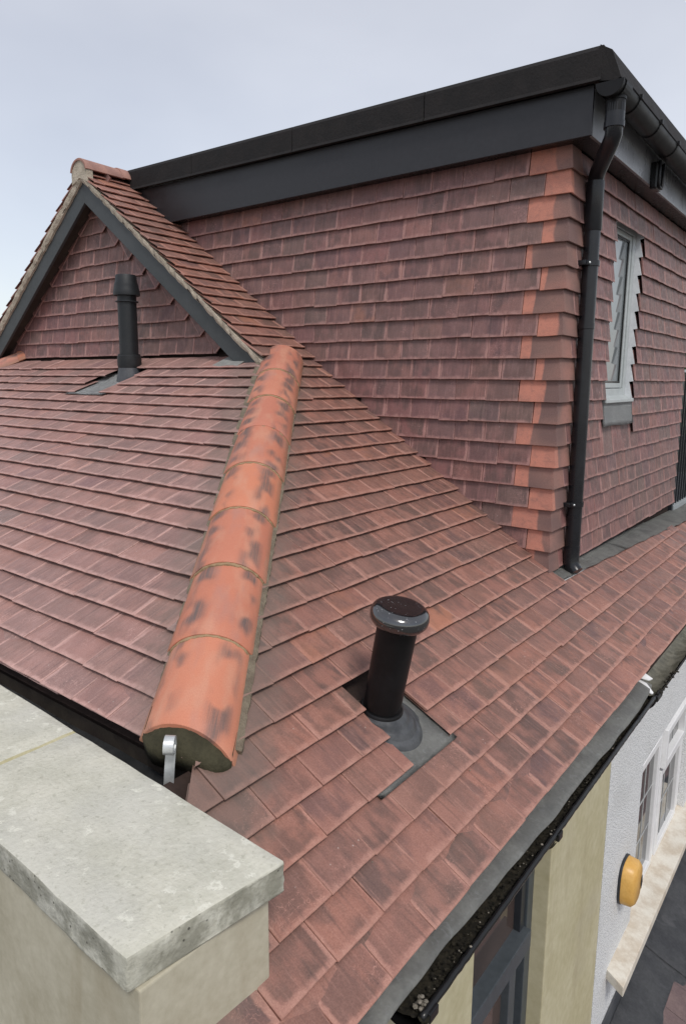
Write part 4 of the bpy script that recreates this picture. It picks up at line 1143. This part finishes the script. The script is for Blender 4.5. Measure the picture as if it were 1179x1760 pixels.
# crumbs of moss and grit
bm = bmesh.new(); grid(bm, lambda a, b: Vector((GX - .055 + .098 * b, 1.205 + 2.09 * a, GZ - .026 + .010 * (2 * b - 1) ** 2 + .003 * sin(a * 160 + b * 9) + .002 * sin(a * 417)))  , 200, 8); o = obj('gutter_moss_bed', bm, M['debris'], lg, True); o['kind'] = 'stuff'
bm = bmesh.new(); R_ = random.Random(8)
def lump(bm, c, r, sq=.6):
    q = bmesh.ops.create_icosphere(bm, subdivisions=1, radius=r); rot = Matrix.Rotation(R_.uniform(0, 6), 3, 'Z')
    for v in q['verts']: v.co = rot @ Vector((v.co.x * R_.uniform(.7, 1.3), v.co.y * R_.uniform(.8, 1.2), v.co.z * sq)) + Vector(c)
for i in range(520):
    y = 1.2 + 2.1 * R_.random() ** .9; dens = .5 + .5 * sin(y * 5.1 + 1)
    x = GX + GR - .018 - abs(R_.gauss(0, .014)); z = GZ - .006 - abs(R_.gauss(0, .006))
    if R_.random() < .25 + .6 * dens: lump(bm, (x, y, z), R_.uniform(.0015, .0055))
for i in range(60): lump(bm, (GX + GR + .006 + R_.uniform(-.012, .008), R_.uniform(3.32, 3.75), GZ + R_.uniform(-.01, .01)), R_.uniform(.003, .009))
for i in range(420): lump(bm, (GX + R_.uniform(-.02, .055), 1.21 + 2.1 * R_.random(), GZ - .022 + R_.uniform(-.006, .004)), R_.uniform(.003, .007))
o = obj('moss_debris', bm, M['debris']); o['kind'] = 'stuff'; o['label'] = 'dark moss crumbs filling the old gutter'; o['category'] = 'moss'
bm = bmesh.new()
for i in range(34): lump(bm, (GX + GR - .006 - abs(R_.gauss(0, .016)), 1.22 + 2.0 * R_.random(), GZ - .002), R_.uniform(.0012, .0034))
for c in ((GX + GR - .01, 1.95, GZ + .01), (GX + GR - .008, 2.02, GZ + .008), (GX + GR - .004, 2.05, GZ + .006), (GX + GR - .002, 1.45, GZ + .008)): lump(bm, c, .0045)
for i in range(14): lump(bm, (GX + GR - .02 + R_.uniform(-.02, .012), 1.215 + R_.uniform(0, .03), GZ + R_.uniform(-.01, .012)), R_.uniform(.003, .008))
o = obj('grit', bm, M['stone_bit']); o['kind'] = 'stuff'; o['label'] = 'pale grit caught along the gutter lip'; o['category'] = 'grit'
# broken pale clip
bm = bmesh.new()
prism(bm, [(-.790, 3.30, -1.432), (-.700, 3.29, -1.455), (-.695, 3.30, -1.452), (-.735, 3.325, -1.425), (-.79, 3.335, -1.415)], (0, 0, .006), .001)
prism(bm, [(-.775, 3.35, -1.415), (-.735, 3.37, -1.425), (-.725, 3.40, -1.425), (-.765, 3.40, -1.405)], (0, 0, .005), .001)
o = obj('gutter_clip', bm, M['upvc']); tag(o, 'snapped white plastic clip sticking out beside the gutter joint', 'clip')
# small grit on the tiles
bm = bmesh.new(); R_ = random.Random(31)
for i in range(90):
    s_ = R_.uniform(.02, 1.5); y = R_.uniform(1.1, 3.2)
    if (XE - s_ * cos(PB) - HIP0.x) < -(y - YA) * .0 - 2: continue
    P = Vector((XE - s_ * cos(PB), y, zB(XE - s_ * cos(PB)))) + nB * .037
    if (P - HIP0).dot(hipn_B) > -.2: continue
    lump(bm, P, R_.uniform(.0012, .0032), .5)
o = obj('tile_grit', bm, M['stone_bit']); o['kind'] = 'stuff'; o['label'] = 'specks of pale grit scattered on the front slope'; o['category'] = 'grit'

# ================================================================== facade below the eave
XF = -.82
hf = thing('rendered_wall', 'buff painted wall and pier under the eave around the dark window', 'wall', (XF, 2.4, -3))
bm = bmesh.new(); box(bm, (XF - .25, 2.402, GROUND), (XF, 3.150, -1.50), .004); obj('pier', bm, M['render2'], hf)
bm = bmesh.new(); box(bm, (XF - .08, .60, GROUND), (XF, 1.752, -1.50), .004); obj('wall_left_of_window', bm, M['render2'], hf)
bm = bmesh.new(); box(bm, (XF - .25, 1.752, -1.60), (XF - .003, 2.402, -1.50)); box(bm, (XF - .25, 1.752, GROUND), (XF - .003, 2.402, -3.6)); obj('lintel_and_apron', bm, M['render2'], hf)
bm = bmesh.new(); box(bm, (XF - .07, .60, -1.50), (XF + .004, 9.4, -1.432)); obj('eave_board', bm, M['wood'], hf)
dw = thing('window', 'dark grey framed window with thick transom under the gutter', 'window', (XF - .09, 2.08, -2.6))
XQ = XF - .062; bm = bmesh.new()
box(bm, (XQ - .06, 2.345, -3.6), (XQ, 2.401, -1.602), .003); box(bm, (XQ - .06, 1.753, -3.6), (XQ, 1.79, -1.602), .003); box(bm, (XQ - .06, 1.79, -1.66), (XQ, 2.345, -1.602), .003); box(bm, (XQ - .06, 1.79, -3.6), (XQ, 2.345, -3.54), .003)
obj('frame', bm, M['dk_frame'], dw)
bm = bmesh.new(); box(bm, (XQ - .05, 1.79, -2.215), (XQ + .022, 2.345, -2.135), .004); obj('transom', bm, M['dk_frame'], dw)
bm = bmesh.new(); box(bm, (XQ - .05, 2.215, -3.54), (XQ - .004, 2.275, -2.215), .003); obj('mullion', bm, M['dk_frame'], dw)
bm = bmesh.new(); box(bm, (XQ - .05, 2.30, -2.135), (XQ - .008, 2.343, -1.662), .003); obj('mullion', bm, M['rail'], dw)
bm = bmesh.new(); box(bm, (XQ - .042, 1.79, -2.135), (XQ - .036, 2.30, -1.66)); obj('pane', bm, M['glass_br'], dw)
bm = bmesh.new(); box(bm, (XQ - .042, 1.79, -3.54), (XQ - .036, 2.215, -2.215)); obj('pane', bm, M['glass_br'], dw)
bm = bmesh.new(); box(bm, (XQ - .042, 2.275, -3.54), (XQ - .036, 2.345, -2.215)); obj('pane', bm, M['glass_dk'], dw)

# neighbour's white pebbledash wall
NY0, NY1, NZ0, NZ1 = 3.80, 5.16, -3.13, -2.10
nw = thing('pebbledash_wall', 'white pebbledash wall beyond the buff pier', 'wall', (XF, 4.5, -3))
bm = bmesh.new()
prism(bm, [(XF, 3.152, GROUND), (XF, NY0, GROUND), (XF, NY0, -1.50), (XF, 3.152, -1.50)], (-.25, 0, 0)); prism(bm, [(XF, NY1, GROUND), (XF, 9.4, GROUND), (XF, 9.4, -1.50), (XF, NY1, -1.50)], (-.25, 0, 0))
prism(bm, [(XF, NY0, GROUND), (XF, NY1, GROUND), (XF, NY1, NZ0), (XF, NY0, NZ0)], (-.25, 0, 0)); prism(bm, [(XF, NY0, NZ1), (XF, NY1, NZ1), (XF, NY1, -1.50), (XF, NY0, -1.50)], (-.25, 0, 0))
obj('wall_body', bm, M['pebble'], nw)
w2 = thing('window', 'white framed leaded window in the pebbledash wall', 'window', (XF - .05, 4.5, -2.7))
XN = XF - .042; bm = bmesh.new()
Y = dict(l=NY0 + .001, r=NY1 - .001)
box(bm, (XN - .06, Y['l'], NZ0), (XN, 3.885, NZ1), .004); box(bm, (XN - .06, 5.045, NZ0), (XN, Y['r'], NZ1), .004); box(bm, (XN - .06, 3.885, NZ1 - .085), (XN, 5.045, NZ1), .004); box(bm, (XN - .06, 3.885, NZ0), (XN, 5.045, NZ0 + .05), .004)
box(bm, (XN - .06, 4.375, NZ0 + .05), (XN, 4.465, NZ1 - .085), .004); fr2 = obj('frame', bm, M['upvc'], w2)
def sash_(y0, y1, z0, z1, name, nx, nz, m='glass_dk', proud=.012):
    f = .045; bm = bmesh.new()
    box(bm, (XN - .03, y0, z0), (XN + proud, y0 + f, z1), .004); box(bm, (XN - .03, y1 - f, z0), (XN + proud, y1, z1), .004)
    box(bm, (XN - .03, y0 + f, z1 - f), (XN + proud, y1 - f, z1), .004); box(bm, (XN - .03, y0 + f, z0), (XN + proud, y1 - f, z0 + f), .004)
    s = obj(name, bm, M['upvc'], w2)
    bm = bmesh.new(); box(bm, (XN - .018, y0 + f, z0 + f), (XN - .012, y1 - f, z1 - f)); obj('pane', bm, M[m], s)
    bm = bmesh.new()
    for i in range(1, nx): yy_ = y0 + f + (y1 - y0 - 2 * f) * i / nx; box(bm, (XN - .0118, yy_ - .005, z0 + f), (XN - .009, yy_ + .005, z1 - f))
    for i in range(1, nz): zz_ = z0 + f + (z1 - z0 - 2 * f) * i / nz; box(bm, (XN - .0117, y0 + f, zz_ - .005), (XN - .0091, y1 - f, zz_ + .005))
    obj('leading', bm, M['lead_pale'], s)
sash_(3.887, 4.373, NZ0 + .052, NZ1 - .087, 'sash', 2, 3)
sash_(4.467, 5.043, -2.455, NZ1 - .087, 'fanlight', 3, 1, proud=.03)
sash_(4.467, 5.043, NZ0 + .052, -2.475, 'sash', 3, 2)
bm = bmesh.new(); prism(bm, [(XF - .05, 3.40, -3.075), (XF + .10, 3.33, -3.098), (XF + .10, 5.45, -3.098), (XF - .05, 5.42, -3.075)], (0, 0, -.06), .006)
# keep the part inside the wall harmless: the sill slab is let into it
o = obj('window_sill', bm, M['sill'], w2)
bm = bmesh.new(); grid(bm, lambda a, b: Vector((XF + .005 + .10 * b, 4.0 + .03 * a, -3.0)), 1, 1); bm.free()

al = thing('alarm_box', 'yellow alarm box on the white pebbledash wall', 'alarm box', (XF, 3.55, -2.64))
def hexa(x, s):
    f = lambda t: math.copysign(abs(t) ** .72, t)
    return [(x, 3.545 + s * .093 * f(cos(2 * pi * q / 24)), -2.645 + s * .124 * f(sin(2 * pi * q / 24))) for q in range(24)]
bm = bmesh.new(); prism(bm, hexa(XF + .001, 1.04), (.014, 0, 0), .002); obj('back_plate', bm, M['rail'], al)
bm = bmesh.new(); a = [bm.verts.new(q) for q in hexa(XF + .015, 1.0)]; b = [bm.verts.new(q) for q in hexa(XF + .065, .96)]; c = [bm.verts.new(q) for q in hexa(XF + .082, .80)]
for r0, r1 in ((a, b), (b, c)):
    for i in range(24): bm.faces.new((r0[i], r0[(i+1) % 24], r1[(i+1) % 24], r1[i]))
bm.faces.new(c); bm.faces.new(a[::-1]); bmesh.ops.recalc_face_normals(bm, faces=bm.faces); o = obj('cover', bm, M['alarm'], al); autosmooth(o.data, 55)
bm = bmesh.new(); prism(bm, [(XF + .0845, 3.60, -2.70), (XF + .0845, 3.62, -2.67), (XF + .0845, 3.605, -2.62), (XF + .0845, 3.59, -2.66)], (.002, 0, 0)); obj('emblem', bm, M['rail'], al)

# low roof in the corner
lr = thing('low_roof', 'dark lead and purple tiled lean-to roof below the white wall', 'roof', (XF, 4, -3.5))
TL = radians(20)
def lz(x): return -3.52 - (x - XF) * tan(TL)
for i, (ya, yb) in enumerate(((2.2, 3.18), (3.18, 4.18), (4.18, 5.18), (5.18, 6.2), (6.2, 7.3))):
    bm = bmesh.new()
    def lf_(a, b, ya=ya, yb=yb, i=i):
        x = XF + .012 + .30 * b; y = ya + (yb - ya + .03) * a
        return Vector((x, y, lz(x) + .012 + .006 * (a < .04) + .003 * sin(y * 9 + x * 20)))
    grid(bm, lf_, 14, 6); bmesh.ops.solidify(bm, geom=bm.faces[:], thickness=.004); obj('lead_sheet', bm, M['lead_mid'], lr, True)
bm = bmesh.new(); box(bm, (XF + .001, 2.2, -3.56), (XF + .010, 7.3, -3.40), .002); obj('lead_upstand', bm, M['lead_dk'], lr)
bm = bmesh.new(); prism(bm, [(XF, 2.2, lz(XF) - .01), (XF + 2.2, 2.2, lz(XF + 2.2) - .01), (XF + 2.2, 7.4, lz(XF + 2.2) - .01), (XF, 7.4, lz(XF) - .01)], (0, 0, -.08)); obj('roof_deck', bm, M['underlay'], lr)
me = None
for k in range(9):
    for j in range(25):
        x1 = XF + .42 + k * .21; y = 2.2 + (j + (.5 if k % 2 else 0)) * .21
        if me is None:
            bm = bmesh.new(); box(bm, (0, 0, 0), (.23, .207, .014)); me = bpy.data.meshes.new('tile'); bm.to_mesh(me); bm.free(); me.materials.append(M['lowtile'])
        mw = Matrix.Translation((x1 - .21, y, lz(x1 - .21) - .004)) @ Matrix.Rotation(TL - .055, 4, 'Y')
        obj('tile', me, None, lr, mw=mw)

# ================================================================== railing, balcony floor and tree at the far right
rl = thing('railing', 'dark metal balcony railing at the far end of the dormer', 'railing', (XD, 7.2, -1.1))
bm = bmesh.new(); box(bm, (XD - .02, 6.33, -1.11), (XD + .02, 6.37, .08), .003); obj('post', bm, M['rail'], rl)
bm = bmesh.new(); box(bm, (XD - .02, 8.8, -1.11), (XD + .02, 8.84, .08), .003); obj('post', bm, M['rail'], rl)
bm = bmesh.new(); box(bm, (XD - .025, 6.33, .081), (XD + .025, 8.84, .105), .004); obj('top_rail', bm, M['rail_lt'], rl)
bm = bmesh.new(); box(bm, (XD - .012, 6.37, -1.10), (XD + .03, 8.80, -1.06), .003); obj('bottom_rail', bm, M['rail_lt'], rl)
bm = bmesh.new(); box(bm, (-.007, -.007, 0), (.007, .007, 1.139)); bal = bpy.data.meshes.new('baluster'); bm.to_mesh(bal); bm.free(); bal.materials.append(M['rail'])
for i in range(25): obj('baluster', bal, None, rl, mw=Matrix.Translation((XD, 6.455 + i * .093, -1.059)))
bf = bmesh.new(); box(bf, (-4.5, YF1 + .01, -1.35), (XD + .02, 9.5, -1.13)); o = obj('balcony_floor', bf, M['lead_dk']); tag(o, 'dark balcony floor behind the railing', 'balcony')
bm = bmesh.new(); box(bm, (-4.6, YF1 - .10, -1.12), (XD - .11, YF1, 1.12)); box(bm, (-4.7, YC + .12, -1.2), (-4.6, YF1, 1.12)); o = obj('dormer_end_wall', bm, M['render']); tag(o, 'plain end wall of the dormer facing the balcony', 'wall')

tr = thing('tree', 'dark leafy tree glimpsed past the far end of the dormer', 'tree', (-2.6, 12.5, GROUND))
bm = bmesh.new(); tube(bm, [(-2.6, 12.5, GROUND), (-2.62, 12.5, -3.5), (-2.5, 12.55, -1.5), (-2.55, 12.6, .6)], [.22, .17, .12, .04], 10)
R_ = random.Random(77)
for i in range(9):
    a = R_.uniform(0, 6.28); z = R_.uniform(-2.8, 0); tube(bm, [(-2.55, 12.5, z), (-2.55 + .7 * cos(a), 12.5 + .7 * sin(a), z + .6), (-2.55 + 1.3 * cos(a), 12.5 + 1.3 * sin(a), z + 1.3)], [.06, .04, .015], 6)
obj('trunk', bm, M['bark'], tr)
bm = bmesh.new(); cl_ = [(Vector((-2.5 + R_.gauss(0, .8), 12.5 + R_.gauss(0, .9), R_.uniform(-3, 1.5))), R_.uniform(.3, .6)) for _ in range(46)]
for i in range(9000):
    c, r = R_.choice(cl_); d = Vector((R_.gauss(0, 1), R_.gauss(0, 1), R_.gauss(0, .8))); d.normalize(); P = c + d * r * R_.uniform(.5, 1.05)
    s_ = R_.uniform(.035, .07); u = Vector((R_.gauss(0, 1), R_.gauss(0, 1), R_.gauss(0, 1))).normalized(); v = u.orthogonal().normalized()
    bm.faces.new([bm.verts.new(q) for q in (P - u * s_, P + v * s_ * .5, P + u * s_, P - v * s_ * .5)])
o = obj('crown', bm, M['leaf'], tr)

# the body of the house behind the slopes, so that it also stands when seen from the side
hb = bmesh.new()
prism(hb, [(XF - .26, .97, GROUND), (XF - .26, 9.4, GROUND), (-8.6, 9.4, GROUND), (-8.6, .97, GROUND)], (0, 0, -GROUND - 1.75)); o = obj('house_body', hb, M['render']); tag(o, 'plain rendered body of the house standing below the tiled roofs', 'house')
